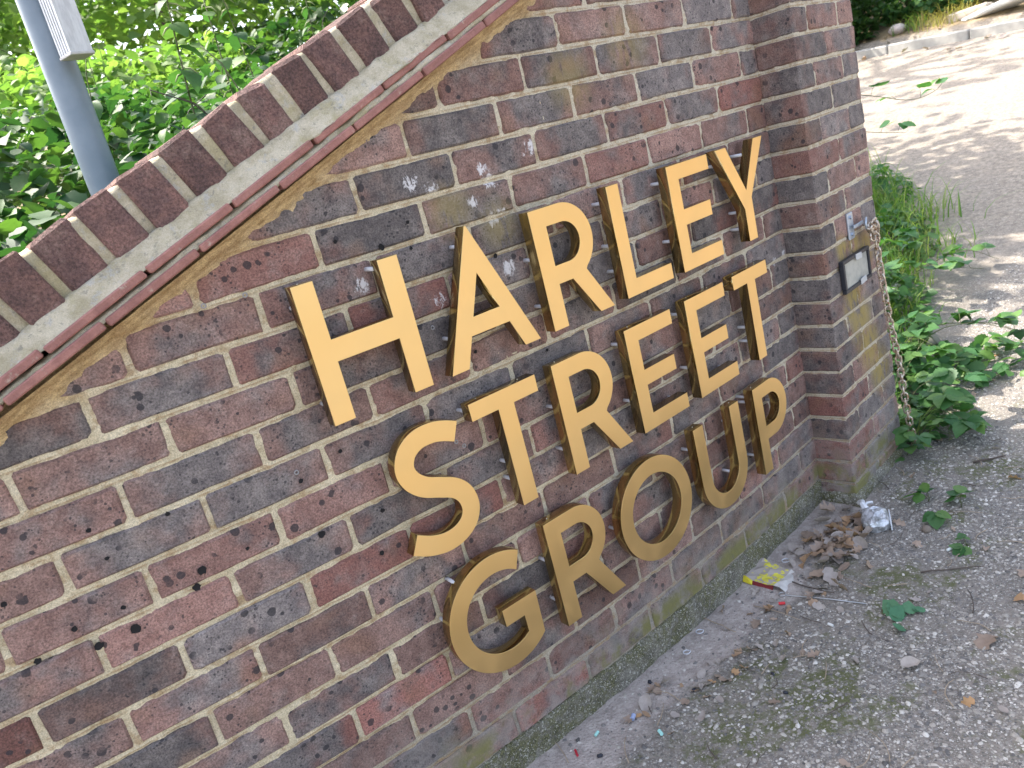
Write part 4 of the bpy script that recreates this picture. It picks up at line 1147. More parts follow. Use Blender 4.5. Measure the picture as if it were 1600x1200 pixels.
# ================================================================== chain, hasp and notice frame on the pier
def world_pier(u, v, z): return pw(u, v, z)
def chain():
    M_CH = NT('rusty_chain_metal', .42, .85); P = M_CH.pos()
    c = M_CH.mix(M_CH.ramp(M_CH.noise(P, 120, 4, .7), .46, .66), (.62, .56, .48), (.40, .215, .10))
    M_CHM = M_CH.fin(c, M_CH.ramp(M_CH.noise(P, 120, 4, .7), .4, .62, .25, .75))
    ring = []
    n = 14; L, Wd = .0115, .0085
    for k in range(n):
        a = 2 * math.pi * k / n; ring.append((math.cos(a) * Wd * 1.12, 0, math.sin(a) * Wd + math.copysign(L * .62, math.sin(a)) * (abs(math.sin(a)) > .1)))
    mb = MB(); m = 6; wr = .0034
    for k in range(n):
        p = Vector(ring[k]); t = (Vector(ring[(k+1) % n]) - Vector(ring[k-1])).normalized(); b = Vector((0, 1, 0)); c_ = t.cross(b)
        for j in range(m):
            an = 2 * math.pi * j / m; mb.v.append(tuple(p + b * math.cos(an) * wr + c_ * math.sin(an) * wr))
    for k in range(n):
        for j in range(m): mb.f.append((k*m+j, k*m+(j+1) % m, ((k+1) % n)*m+(j+1) % m, ((k+1) % n)*m+j))
    LK = mb.build('link', True); LK.materials.append(M_CHM)
    o0 = world_pier(.285, -.035, -.315)
    root = empty('rusty_chain', o0, 'rusty steel chain hanging from the bracket on the pier down to the weeds', 'chain')
    path = [(.255, -.040, -.325), (.285, -.042, -.318), (.298, -.036, -.36), (.306, -.033, -.45), (.318, -.034, -.56), (.333, -.036, -.68), (.352, -.040, -.80), (.358, -.042, -.90), (.364, -.046, -1.0), (.372, -.052, -1.09), (.385, -.062, -1.14)]
    W_ = spline_pts([np.array(world_pier(*p)) for p in path], 12)
    acc = [0]
    for a, b in zip(W_[:-1], W_[1:]): acc.append(acc[-1] + float(np.linalg.norm(b - a)))
    def at(s):
        i = max(0, min(len(acc) - 2, int(np.searchsorted(acc, s)) - 1)); f = (s - acc[i]) / max(1e-6, acc[i+1] - acc[i]); return Vector(W_[i] + (W_[i+1] - W_[i]) * f)
    s = 0; k = 0; pit = .0225
    while s < acc[-1] - .01:
        p = at(s); t = (at(min(s + .01, acc[-1])) - at(max(0, s - .01))).normalized()
        q = t.to_track_quat('Z', 'Y').to_matrix() @ Matrix.Rotation((k % 2) * math.pi / 2 + .5 + random.uniform(-.25, .25), 3, 'Z')
        o = add('link', LK, None, root, p - o0); o.rotation_euler = q.to_euler(); s += pit; k += 1
    for k in range(7):     # the knot of links at the eye
        o = add('link', LK, None, root, world_pier(.262 + .012 * random.uniform(-1, 1), -.045 + .008 * random.uniform(-1, 1), -.325 - .03 * (k / 6)) - o0)
        o.rotation_euler = (random.uniform(0, 3), random.uniform(0, 3), random.uniform(0, 3)); 
    # bracket
    M_ZN = NT('zinc_plate', .4, .7); zc = M_ZN.mix(M_ZN.noise(M_ZN.pos(), 60, 4), (.34, .41, .50), (.55, .60, .68)); M_ZN = M_ZN.fin(zc)
    bp = world_pier(.190, -.006, -.305)
    br = empty('wall_bracket', bp, 'pale zinc bracket with an eye bolted to the pier above the notice frame', 'bracket', rot=(0, 0, PA))
    add('plate', MB().cbox((0, 0, 0), (.020, .003, .040), .0015).build('plate'), M_ZN, br)
    add('arm', MB().cbox((.030, -.012, -.004), (.034, .0030, .0050), .0012).build('arm'), M_ZN, br)
    pts = [(.062 + .015 * math.cos(a), -.016 - .012 * math.sin(a * .5), -.010 + .018 * math.sin(a)) for a in np.linspace(0, 6.0, 16)]
    add('eye', MB().tube(pts, .0035, 6).build('eye', True), M_ZN, br)
    for zz in (-.026, .026): add('bolt', MB().tube([(0, -.003, zz), (0, -.008, zz)], .006, 6).build('bolt'), M_ZN, br)
chain()
def notice():
    c = world_pier(.178, -.012, -.438)
    root = empty('notice_frame', c, 'black plastic frame holding a dirty pale panel, fixed on the pier beside the chain', 'notice frame', rot=(0, 0, PA))
    M_BK = plain('black_plastic', (.022, .024, .032), .45); w, h, b = .100, .050, .0115
    fr = MB()
    for cx, cz, hx, hz in ((0, h - b/2, w, b/2), (0, -h + b/2, w, b/2), (-w + b/2, 0, b/2, h - b - .0005), (w - b/2, 0, b/2, h - b - .0005)): fr.cbox((cx, 0, cz), (hx, .007, hz), .0015)
    add('frame', fr.build('frame'), M_BK, root)
    t = NT('dirty_panel', .5); P = t.pos(); cc = t.mix(t.ramp(t.noise(P, 28, 4, .65), .35, .65), (.30, .31, .29), (.43, .43, .39))
    cc = t.mix(t.math('MULTIPLY', t.ramp(t.noise(P, 60, 4, .7), .6, .7), .4), cc, (.36, .31, .2))
    add('panel', MB().cbox((0, .002, 0), (w - b + .002, .003, h - b + .002), .001).build('panel'), t.fin(cc), root)
    M_TP = plain('white_tape', (.50, .51, .52), .6)
    for x, z, ry in ((.012, h - .011, .06), (.028, -h + .010, -.05)):
        add('tape', MB().cbox((0, 0, 0), (.021, .0012, .009), .0005).build('tape'), M_TP, root, (x, -.0085, z), (0, ry, 0))
notice()

# ================================================================== weeds, grass and bits right of the pier
def grass(label, x, y, n, h, spread, mat=M_GRASS, group='grass tufts beside the drive', name='grass_tuft'):
    z = gz(x, y); root = empty(name, (x, y, z - .005), label, 'grass', group)
    V = []; F = []
    for _ in range(n):
        bx, by = random.gauss(0, spread * .35), random.gauss(0, spread * .35); a = random.uniform(0, 6.28); L = h * random.uniform(.5, 1.2); lean = random.uniform(.35, 1.25)
        w = random.uniform(.0024, .0055); dx, dy = math.cos(a), math.sin(a); b = len(V)
        zb = gz(x + bx, y + by) - z
        for k in range(5):
            t = k / 4; r = lean * L * t * t; zz = L * (t - .42 * lean * t * t * t) + zb; ww = w * (1 - t * .95)
            V += [(bx + dx * r - dy * ww, by + dy * r + dx * ww, zz), (bx + dx * r + dy * ww, by + dy * r - dx * ww, zz)]
            if k: q = b + (k - 1) * 2; F.append((q, q + 1, q + 3, q + 2))
    add('blades', mesh('blades', V, F, True), mat, root, kind='stuff')
    return root
G = [(3.30, 1.62, 60, .34, .30), (2.95, 1.32, 70, .36, .3), (2.55, 1.05, 70, .34, .28), (2.25, .88, 60, .30, .25), (2.85, 1.0, 45, .24, .28), (1.95, .72, 50, .27, .22), (2.4, .72, 30, .16, .3), (1.5, .55, 45, .25, .18), (1.15, .40, 40, .22, .16)]
for i, (x, y, n, h, s) in enumerate(G):
    n = int(n * 2.2)
    grass(['bright grass tuft farthest back behind the pier edge', 'tall grass tuft beside the top of the chain', 'tall green grass tuft beyond the pier behind the chain', 'grass tuft behind the notice frame end of the pier', 'thin grass tuft spreading onto the drive', 'grass tuft by the pale rock beyond the pier', 'sparse low grass on the shaded drive', 'grass tuft among the bramble leaves behind the chain', 'grass tuft low behind the chain'][i], x, y, n, h, s)
grass('arching grass tuft at the foot of the pier corner', .455, .035, 26, .24, .05)
grass('drooping grass tuft right at the pier footing', .435, -.045, 16, .17, .03)
def runner(name, label, pts, leaves, size, mats=LM_WE, three=True, r=.0022, stem=None):
    o0 = Vector(pts[0]); root = empty(name, o0, label, 'plant')
    W_ = [Vector(p) for p in spline_pts(pts, 8)]
    mb = MB().tube([p - o0 for p in W_], list(np.linspace(r, r * .5, len(W_))), 5)
    for k in range(leaves):
        p = W_[int((k + .6) / leaves * (len(W_) - 1))] - o0; yaw = random.uniform(0, 6.28)
        s = size * random.uniform(.75, 1.25); pit = random.uniform(-.45, .30)
        q = p + Vector((0, 0, random.uniform(.005, .05) * (size / .07))) + Vector((math.cos(yaw + 1.57), math.sin(yaw + 1.57), 0)) * size * .45
        mb.tube([p, (p + q) / 2 + Vector((0, 0, .006)), q], [r * .5, r * .45, r * .4], 4)
        for dy, f in ((0, 1.0), (1.15, .8), (-1.15, .8)) if three else ((.5, 1), (-.6, .8)):
            single_leaf(mats, root, q, s * f, yaw + dy, pit + random.uniform(-.2, .2), random.gauss(0, .25))
    add('stem', mb.build('stem', True), stem or M_STEM, root, kind='stuff')
    return root
def gp(x, y, dz=0): return (x, y, gz(x, y) + dz)
runner('bramble_runner', 'bramble shoot with many leaves sprawling right from behind the chain', [gp(.62, .22, .10), gp(.95, .17, .20), gp(1.15, .05, .17), gp(1.22, -.12, .10), gp(1.18, -.25, .03)], 11, .075)
runner('bramble_runner', 'leafy bramble shoot behind the chain beside the pale rock', [gp(1.05, .45, .10), gp(1.35, .48, .22), gp(1.65, .42, .20), gp(1.9, .30, .10)], 9, .085)
runner('bramble_runner', 'bramble shoot low behind the pier edge with bright leaves', [gp(.80, .35, .12), gp(1.05, .30, .18), gp(1.3, .25, .12)], 8, .07)
runner('bramble_runner', 'dense bramble leaves piled right behind the upper chain', [gp(1.25, .55, .10), gp(1.55, .62, .30), gp(1.9, .66, .26), gp(2.1, .6, .12)], 12, .085)
runner('bramble_runner', 'bramble leaves crowding the pier edge at mid height', [gp(.95, .38, .10), gp(1.2, .46, .28), gp(1.45, .5, .26)], 11, .085)
runner('bramble_runner', 'low bramble leaves just right of the pier foot', [gp(.60, .12, .05), gp(.78, .14, .16), gp(.98, .02, .12)], 10, .075)
runner('bramble_runner', 'darker bramble leaves in the shade behind the chain', [gp(.75, .26, .03), gp(.95, .22, .08), gp(1.2, .2, .06)], 9, .075, LM_BR)
runner('bramble_runner', 'bramble leaves at the edge of the gravel beyond the pier', [gp(1.9, .62, .08), gp(2.05, .46, .13), gp(2.12, .32, .06)], 6, .07)
runner('weed_plant', 'broad leaved weed against the front of the pier foot', [(.36, -.04, -1.155), (.345, -.08, -1.08), (.33, -.11, -1.03)], 6, .06)
runner('weed_plant', 'weed with pale leaves at the right corner of the pier footing', [(.43, -.03, -1.15), (.45, -.08, -1.06), (.44, -.13, -1.05)], 6, .062)
runner('weed_plant', 'trailing weed with large leaves right of the pier', [(.52, .06, -1.14), (.60, .02, -1.0), (.66, -.06, -.97), (.70, -.12, -1.02)], 8, .078)
runner('weed_plant', 'weed with broad leaves beside the trailing one', [(.50, .0, -1.14), (.53, -.07, -1.03), (.58, -.14, -1.03)], 6, .074)
runner('weed_plant', 'flat weed with large leaves on the gravel right of the pier', [gp(.46, -.14, .02), gp(.50, -.19, .05), gp(.55, -.25, .03)], 5, .075)
runner('bramble_runner', 'bramble leaves hanging under the dark shoot behind the chain', [(.70, .16, -1.06), (.9, .10, -.90), (1.1, .0, -.91), (1.25, -.10, -1.0)], 10, .07, LM_BR)
runner('weed_sprig', 'small three leaved weed in the gravel near the silver pouch', [gp(.10, -.235, .0), gp(.09, -.245, .02)], 2, .048)
runner('weed_sprig', 'small weed sprig in the gravel right of the first sprig', [gp(.10, -.33, .0), gp(.09, -.335, .02)], 2, .05)
runner('weed_sprig', 'dark green sprig beside the brown pebble', [gp(.02, -.29, .0), gp(.01, -.30, .02)], 1, .048)
runner('weed_sprig', 'little bright sprig alone on the open gravel', [gp(-.095, -.425, .0), gp(-.10, -.43, .015)], 2, .038)
runner('vine_tendril', 'thin leafy vine sticking out from behind the pier over the bright drive', [world_pier(.43, .10, .08), world_pier(.53, .02, .04), world_pier(.66, -.05, -.005), world_pier(.78, -.09, .0), world_pier(.86, -.1, .03)], 6, .046, LM_WE, False, .0014)
runner('vine_tendril', 'shorter vine with two leaves below the longer one beside the pier', [world_pier(.42, .12, -.02), world_pier(.50, .02, -.07), world_pier(.60, -.05, -.10)], 4, .046, LM_WE, False, .0013)

def patch(label, x, y, r, n, size, nsing=80):
    z = gz(x, y); root = empty('ground_ivy', (x, y, z), label, 'weeds', 'weeds along the verge by the pier')
    a = RNG.uniform(0, 6.283, n); q = np.sqrt(RNG.uniform(0, 1, n)); X = np.cos(a) * q * r[0]; Y = np.sin(a) * q * r[1]
    ca, sa = math.cos(.42), math.sin(.42); X, Y = X * ca - Y * sa, X * sa + Y * ca
    Z = r[2] * (1 - q ** 2) * RNG.uniform(.25, 1, n) + .015 + th(x + X, y + Y) - z
    P = np.stack([X, Y, Z], 1)
    ok = ~((x + X > -.05) & (x + X < .45) & (y + Y > -.09))
    P = P[ok]; order = np.argsort(-P[:, 2])
    for i in order[:nsing]: single_leaf(LM_WE, root, P[i], size * random.uniform(.6, 1.35), random.uniform(0, 6.28), random.uniform(-.7, .3), random.gauss(0, .4))
    foliage('foliage', P[order[nsing:]], size * RNG.uniform(.5, 1.2, len(P) - nsing), M_WEED, root, (-.7, .3))
patch('leafy weeds lining the verge right behind the pier edge', .92, .36, (.36, .17, .20), 260, .055)
patch('leafy weeds around the pale rock in the middle of the verge', 1.55, .62, (.42, .20, .22), 300, .060)
patch('leafy weeds among the grass farther along the verge', 2.4, 1.02, (.50, .24, .20), 300, .060)
patch('low weeds at the far end of the verge near the sunny drive', 3.15, 1.45, (.45, .24, .22), 260, .062)
patch('small leafy weeds crowding the right corner of the pier foot', .60, -.03, (.17, .12, .13), 80, .062, 60)
patch('weeds under the bramble shoot right of the pier foot', .95, .10, (.26, .14, .14), 120, .062, 80)
patch('loose weeds reaching out over the gravel to the right', 1.18, -.03, (.20, .10, .08), 60, .05, 40)
def rock(name, label, x, y, r, col, dz=0, sq=.7, cat='stone'):
    bm = bmesh.new(); bmesh.ops.create_icosphere(bm, subdivisions=2, radius=1)
    for v in bm.verts:
        k = 1 + .22 * (random.random() - .5) + .18 * math.sin(v.co.x * 3 + x * 9) * math.cos(v.co.y * 4); v.co = Vector((v.co.x * k * r[0], v.co.y * k * r[1], v.co.z * k * r[2]))
    me = bpy.data.meshes.new(name); bm.to_mesh(me); bm.free()
    me.polygons.foreach_set('use_smooth', [True] * len(me.polygons))
    return tag(add(name, me, plain(name + '_stone', col, .9, 0, .45, 40), None, (x, y, gz(x, y) + r[2] * .5 + dz), (0, 0, random.uniform(0, 3))), label, cat)
rock('rock', 'pale grey rough rock among the weeds behind the chain', 1.73, .66, (.075, .06, .06), (.40, .40, .40))
rock('rock', 'dark mossy lump of stone under the bramble leaves behind the chain', 1.25, .30, (.07, .05, .05), (.16, .16, .13))
rock('rock', 'brown half buried stone low behind the chain', .95, .33, (.06, .05, .05), (.24, .19, .15))
rock('pebble', 'smooth oval brown pebble on the gravel', -.056, -.30, (.017, .012, .010), (.20, .165, .135), cat='pebble')

# ================================================================== far side of the drive
def kerb():
    root = add('kerb', None, kind='structure'); root.location = (7.95, 3, 0)
    M_K = plain('concrete_kerb', (.36, .35, .33), .9, 0, .35, 14)
    y = -4.0; K = MB().cbox((0, 0, 0), (.0625, .445, .13), .015).build('kerb_stone'); K.materials.append(M_K)
    while y < 8.5:
        o = add('kerb_stone', K, None, root); zc = thf(7.9, y); sl = (thf(7.9, y + .4) - thf(7.9, y - .4)) / .8
        o.location = (0, y - 3, zc - .025 + random.uniform(-.004, .004)); o.rotation_euler = (math.atan(sl), 0, 0); y += .90
kerb()
def shrub(label, x, y, r, n, size, mat, lms, nsing=60, group='shrubs beyond the kerb'):
    z = thf(x, y); root = empty('shrub', (x, y, z), label, 'shrub', group)
    u = RNG.normal(0, 1, (n, 3)); u /= np.linalg.norm(u, axis=1)[:, None]; rad = RNG.uniform(.45, 1.0, n) ** .6
    lump = 1 + .35 * vnoise(u[:, 0] * 2.2 + x * 5, u[:, 1] * 2.2 + u[:, 2] * 1.7 + y * 5, 71)
    P = u * rad[:, None] * lump[:, None] * np.array(r); P[:, 2] = np.abs(P[:, 2] + r[2] * .55)
    d = np.linalg.norm(P + np.array([x, y, z]) - np.array(CAM), axis=1); order = np.argsort(d); ns = 0; rest = []
    for i in order:
        if ns < nsing and in_view(P[i] + np.array([x, y, z]), .0):
            single_leaf(lms, root, P[i], size * random.uniform(.7, 1.3), random.uniform(0, 6.28), random.uniform(-.9, .3), random.gauss(0, .5)); ns += 1
        else: rest.append(i)
    foliage('foliage', P[rest], size * RNG.uniform(.7, 1.3, len(rest)), mat, root)
    mb = MB()
    for k in range(6):
        a = random.uniform(0, 6.28); mb.tube([(0, 0, -.1), (math.cos(a) * r[0] * .3, math.sin(a) * r[1] * .3, r[2] * .7), (math.cos(a) * r[0] * .6, math.sin(a) * r[1] * .6, r[2] * 1.2)], [.03, .02, .008], 5)
    add('stems', mb.build('stems', True), M_BARK, root)
    return root
shrub('dark ivy covered shrub leaning over the near end of the kerb beside the pier', 8.25, 4.65, (.62, .85, .75), 3000, .085, M_LEAFD, LM_TR)
shrub('green shrub beyond the kerb right of the dark ivy shrub', 8.95, 3.75, (.55, .6, .42), 1700, .075, M_WEED, LM_WE)
shrub('low green shrub at the top right corner beyond the kerb', 8.85, 2.05, (.5, .5, .22), 1300, .075, M_WEED, LM_WE, 40)
shrub('pale yellow green bush on the bank above the kerb', 8.95, 3.05, (.4, .5, .22), 1000, .07, M_LEAF2, LM_NE, 40)
shrub('dark shrub on the bank farther left, hidden behind the pier', 8.9, 6.9, (.9, 1.1, .8), 1800, .09, M_LEAFD, LM_TR, 0)
shrub('dark bush on the bank right behind the ivy shrub', 9.6, 5.2, (1.0, 1.0, .9), 1800, .09, M_LEAFD, LM_TR, 20)
for i, (x, y, m, l) in enumerate([(8.45, 3.05, M_DRYGR, 'yellow dry grass clump on the bank left of the white slab'), (8.40, 3.55, M_GRASS, 'green grass clump at the kerb beside the ivy shrub'), (8.6, 2.05, M_GRASS, 'green clump on the bank right of the white slab'), (8.9, 2.75, M_DRYGR, 'dry grass on the bank behind the white slab'), (8.35, 3.3, M_DRYGR, 'dry straw coloured tuft just behind the kerb')]):
    grass(l, x, y, 90, .26, .30, m, 'grass clumps on the far bank')
t_ = MB().cbox((0, 0, 0), (.36, .13, .035), .012, .012).build('stone_slab')
tag(add('stone_slab', t_, plain('white_slab', (.62, .63, .62), .8, 0, .2, 12), None, (8.32, 2.62, thf(8.32, 2.62) + .05), (.10, .16, 1.25)), 'white broken slab lying on the bank above the kerb', 'slab')
t_ = MB().cbox((0, 0, 0), (.22, .10, .05), .02, .015).build('stone_slab')
tag(add('stone_slab', t_, plain('tan_slab', (.42, .36, .30), .85, 0, .3, 12), None, (8.42, 2.92, thf(8.42, 2.92) + .03), (.05, .1, 1.6)), 'tan stone block behind the white slab', 'slab')
tag(rock('rock', 'greyish pink boulder on the bank beside the ivy shrub', 8.35, 3.72, (.10, .16, .07), (.42, .37, .36)), 'greyish pink boulder on the bank beside the ivy shrub', 'stone')

# ================================================================== litter
def dry_leaf_mesh(k):
    n = 5; V = []; F = []
    cl = random.uniform(-.8, 1.7); lw = random.uniform(.17, .34); lob = random.uniform(0, .5); tw = random.uniform(-.6, .6)
    for i in range(n + 2):
        t = i / (n + 1); w = lw * math.sin(math.pi * t ** .85) ** .7 * (1 + lob * (1 if i % 2 else -1)) if 0 < t < 1 else 0
        z0 = cl * .5 * (t - .5) ** 2 + .05
        V.append((tw * .12 * t, t - .5, z0))
        for s in (-1, 1): V.append((s * w, t - .5 + random.uniform(-.05, .05), z0 + abs(cl) * w * .55 + random.uniform(-.05, .12) + s * tw * .22 * (t - .5)))
    for i in range(n + 1):
        a, b = i * 3, (i + 1) * 3
        if i == 0: F += [(a, b, b + 1), (a, b + 2, b)]
        elif i == n: F += [(a, b, a + 1), (a, a + 2, b)]
        else: F += [(a, b, b + 1, a + 1), (a, a + 2, b + 2, b)]
    me = mesh('dry_leaf', V, F, True); me.materials.append(M_DRY if k % 3 else M_DRYG); return me
DLM = [dry_leaf_mesh(k) for k in range(12)]
def dry_leaf(x, y, s, label, group=None, dz=.0, me=None):
    o = add('dry_leaf', me or random.choice(DLM), None, None, (x, y, gz(x, y) + .003 + dz), (random.gauss(0, .38), random.gauss(0, .38), random.uniform(0, 6.28))); o.scale = (s, s, s)
    return tag(o, label, 'leaf', group)
for k in range(72):
    a = random.uniform(0, 6.28); r = abs(random.gauss(0, .5)); x = -.215 + math.cos(a) * r * .27; y = -.115 + math.sin(a) * r * .15
    if y > wy(x) - .05 or (x > -.02 and y > -.09): continue
    dry_leaf(x, y, random.uniform(.035, .068), 'dry brown leaf in the drift of fallen leaves at the corner of wall and pier', 'leaves in the drift at the corner', random.uniform(0, .010))
for x, y, s, l in [(-.972,-.088,.052,'large curled brown leaf at the edge of the dust below the letter G'), (-1.055,-.100,.05,'flat dusty grey leaf on the dust strip below the letter R'), (-.756,-.19,.042,'torn beige leaf on the gravel below the letter O'), (-.659,-.03,.035,'small pale leaf on the dust near the yellow carton'),
                   (-.60,-.135,.045,'long brown leaf lying left of the red plastic stub'), (-.52,-.235,.036,'upright orange brown leaf below the metal rod'), (-.47,-.205,.03,'reddish leaf by the middle of the metal rod'), (-.33,-.20,.042,'grey lobed leaf on the moss below the leaf drift'),
                   (-.62,-.52,.05,'long pink brown leaf at the bottom right of the gravel'), (-.46,-.62,.06,'broad tan leaf low on the right of the gravel'), (-.27,-.62,.04,'pale beige leaf on the gravel at the right'), (-.16,-.585,.038,'orange maple like leaf near the right edge'), (.04,-.66,.036,'orange leaf cut by the right edge of the picture'),
                   (-.88,-.20,.034,'green tinged dead leaf below the beige one'), (-.70,-.33,.032,'olive yellow leaf on the moss'), (.30,-.40,.04,'tan leaf on the gravel at the far right'), (.22,-.13,.038,'dusty leaf near the pier footing'), (.50,-.09,.045,'grey brown leaf under the weeds by the pier')]:
    dry_leaf(x, y, s, l)
for k in range(150):
    x = random.uniform(-1.25, 1.3); y = random.uniform(-.8, .25)
    if k > 75: x = random.uniform(-1.1, -.1); y = wy(x) - random.uniform(.06, .24)
    if y > wy(max(-1.2, x)) - .07 or (x > -.03 and x < .45 and y > -.10): continue
    if not in_view((x, y, -1.15), .0): continue
    dry_leaf(x, y, random.uniform(.018, .036), 'small dry leaf scrap lying on the gravel', 'small leaf scraps on the gravel')
for k in range(60):
    x = random.uniform(7.3, 8.8); y = random.uniform(1.2, 4.2)
    dry_leaf(x, y, random.uniform(.05, .10), 'dry tan leaf gathered along the far kerb', 'dry leaves along the far kerb', .01 + (.13 if 7.88 < x < 8.02 else 0))

def twig(x, y, L, ang, r, mat, label, group=None, bend=.08):
    pts = []; n = 6; b = random.uniform(-bend, bend)
    for k in range(n):
        t = k / (n - 1) - .5; px = x + math.cos(ang) * L * t - math.sin(ang) * b * L * (1 - 4 * t * t); py = y + math.sin(ang) * L * t + math.cos(ang) * b * L * (1 - 4 * t * t)
        pts.append(Vector((px - x, py - y, gz(px, py) - gz(x, y) + .004 + .004 * random.random())))
    o = add('twig', MB().tube(pts, list(np.linspace(r, r * .6, n)), 5).build('twig', True), mat, None, (x, y, gz(x, y)))
    return tag(o, label, 'twig', group)
twig(-.456, -.18, .12, -1.5, .0022, M_DTWIG, 'dark thin twig crossing the moss right of the carton')
twig(-.715, -.058, .12, -1.65, .0016, M_TWIG, 'pale straight twig on the dust below the letter U')
twig(-.60, -.16, .14, -1.55, .0014, M_TWIG, 'long straw twig left of the metal rod')
twig(-.22, -.44, .15, -.9, .0022, M_DTWIG, 'dark curved twig on the open gravel right of the moss')
twig(.40, -.29, .10, -.7, .004, M_DTWIG, 'thick dark twig on the gravel below the flat weed')
twig(-.33, -.53, .10, .5, .0016, M_DTWIG, 'wiry dark stem beside the crumpled green leaf')
twig(-1.06, -.15, .07, .5, .0014, M_TWIG, 'short straw beside the lilac stub')
twig(-1.28, -.03, .10, 1.3, .0014, M_TWIG, 'pale bent straw leaning at the wall foot near the bottom edge')
for k in range(90):
    x = random.uniform(-1.2, .9); y = random.uniform(-.75, .0)
    if y > wy(min(0, x)) - .08 or not in_view((x, y, -1.15), 0): continue
    twig(x, y, random.uniform(.03, .09), random.uniform(0, 3.14), random.uniform(.0009, .0017), M_TWIG if k % 3 else M_DTWIG, 'short straw lying on the gravel', 'straws scattered on the gravel', .2)

# crushed carton
def carton():
    x, y = -.462, -.022; z = gz(x, y)
    root = empty('carton', (x, y, z), 'crushed yellow and dark red paper carton lying against the wall foot', 'carton', rot=(0, .12, -1.50))
    t = NT('carton_top', .8); P = t.obj()
    n = t.noise(P, 42, 4, .6); flake = t.ramp(t.math('ADD', n, t.math('MULTIPLY', t.sep(P)[0], 1.2)), .565, .59)
    c = t.mix(flake, (.36, .315, .285), (.62, .56, .07)); m1 = t.fin(c)
    M_Y = plain('yellow_print', (.62, .52, .03), .6, 0, .2); M_R = plain('dark_red_print', (.19, .018, .022), .6, 0, .3, 120); M_CB = plain('inner_card', (.42, .39, .37), .85)
    w, d, h = .064, .050, .014; j = lambda: random.uniform(-.003, .003)
    nx, ny = 6, 5; V = []; F = []
    for a in range(nx + 1):
        for b in range(ny + 1):
            V.append((-w + 2 * w * a / nx, -d + 2 * d * b / ny, h + .004 * math.sin(a * 1.3 + b) + j()))
    for a in range(nx):
        for b in range(ny): q = a * (ny + 1) + b; F.append((q, q + ny + 1, q + ny + 2, q + 1))
    add('top_panel', mesh('top_panel', V, F), m1, root)
    def wall_(name, pts, mat):
        add(name, mesh(name, pts, [(0, 1, 2, 3)]), mat, root)
    top = lambda a, b: V[a * (ny + 1) + b]
    for name, lo, hi, mat in (('yellow_side', 0, 3, M_Y), ('red_side', 3, nx, M_R)):
        vv = []; ff = []
        for a in range(lo, hi + 1):
            p = top(a, 0); vv += [(p[0], p[1] - .0005, p[2]), (p[0] + j(), p[1] - .007 + j(), .001)]
        for k in range(hi - lo): ff.append((2*k, 2*k+1, 2*k+3, 2*k+2))
        add(name, mesh(name, vv, ff), mat, root)
    vv = []; ff = []
    for b in range(ny + 1): p = top(0, b); vv += [p, (p[0] - .026 + j(), p[1] + j(), .002 + .018 * (b == ny)), (p[0] - .004, p[1], .001)]
    for k in range(ny): ff += [(3*k, 3*k+1, 3*k+4, 3*k+3), (3*k+1, 3*k+2, 3*k+5, 3*k+4)]
    add('open_flap', mesh('open_flap', vv, ff), M_CB, root)
    vv = []; ff = []
    for b in range(ny + 1):
        p = top(nx, b); e = .034 * random.uniform(.7, 1.15); vv += [p, (p[0] + e * .5, p[1] + j() * 2, .016 + j() * 2), (p[0] + e, p[1] + j() * 3, .003 + abs(j()) * 2)]
    for k in range(ny): ff += [(3*k, 3*k+1, 3*k+4, 3*k+3), (3*k+1, 3*k+2, 3*k+5, 3*k+4)]
    add('torn_end', mesh('torn_end', vv, ff), plain('torn_paper', (.52, .50, .48), .85), root)
    vv = [top(0, ny), top(nx, ny), (w, d + .006, .001), (-w, d + .006, .001)]; wall_('back_side', vv, M_CB)
carton()

def pouch():
    x, y = -.085, -.165; z = gz(x, y)
    root = empty('pouch', (x, y, z), 'crumpled silver and white drink pouch lying beside the leaf drift', 'pouch', rot=(0, -.2, .55))
    t = NT('crumpled_foil', .32, .55); P = t.obj()
    c = t.mix(t.ramp(t.noise(P, 34, 3, .6), .42, .56), (.62, .64, .68), (.33, .345, .355)); c = t.mix(t.ramp(t.noise(P, 20, 2), .58, .66), c, (.75, .76, .78))
    m = t.fin(c, None, t.bump(t.noise(P, 55, 3, .6), .9, .006))
    V = []; F = []; n = 14; R_ = 9
    for i in range(R_ + 1):
        f = i / R_
        for k in range(n):
            a = 2 * math.pi * k / n; cx, cy = math.cos(a), math.sin(a); q = (abs(cx) ** 4 + abs(cy) ** 4) ** -.25
            rr = math.sin(math.pi * f) ** .45
            V.append((cx * q * .046 * rr * (1 + .06 * random.uniform(-1, 1)), cy * q * .040 * rr * (1 + .06 * random.uniform(-1, 1)), .024 - .022 * math.cos(math.pi * f) * -1 * -1 + .004 * random.uniform(-1, 1)))
    for i in range(R_):
        for k in range(n): k2 = (k + 1) % n; F.append((i*n+k, i*n+k2, (i+1)*n+k2, (i+1)*n+k))
    me = mesh('body', V, F, False); bm_fix(me); add('body', me, m, root)
    M_WH = plain('white_film', (.66, .68, .72), .4)
    pts = [(.035, .02, .03), (.055, .030, .040), (.075, .028, .032), (.088, .036, .018), (.098, .03, .010)]
    add('neck', MB().tube(pts, [.013, .008, .0075, .009, .006], 7).build('neck', False), M_WH, root)
    pts = [(.06 + .020 * math.cos(a), -.005 + .026 * math.sin(a), .022 + .008 * math.sin(a)) for a in np.linspace(.2, 3.0, 9)]
    add('strap', MB().tube(pts, .0045, 5).build('strap', True), M_WH, root)
    add('side_seam', MB().cbox((0, -.041, .020), (.038, .002, .009), .001, .001).build('side_seam'), M_WH, root)
pouch()
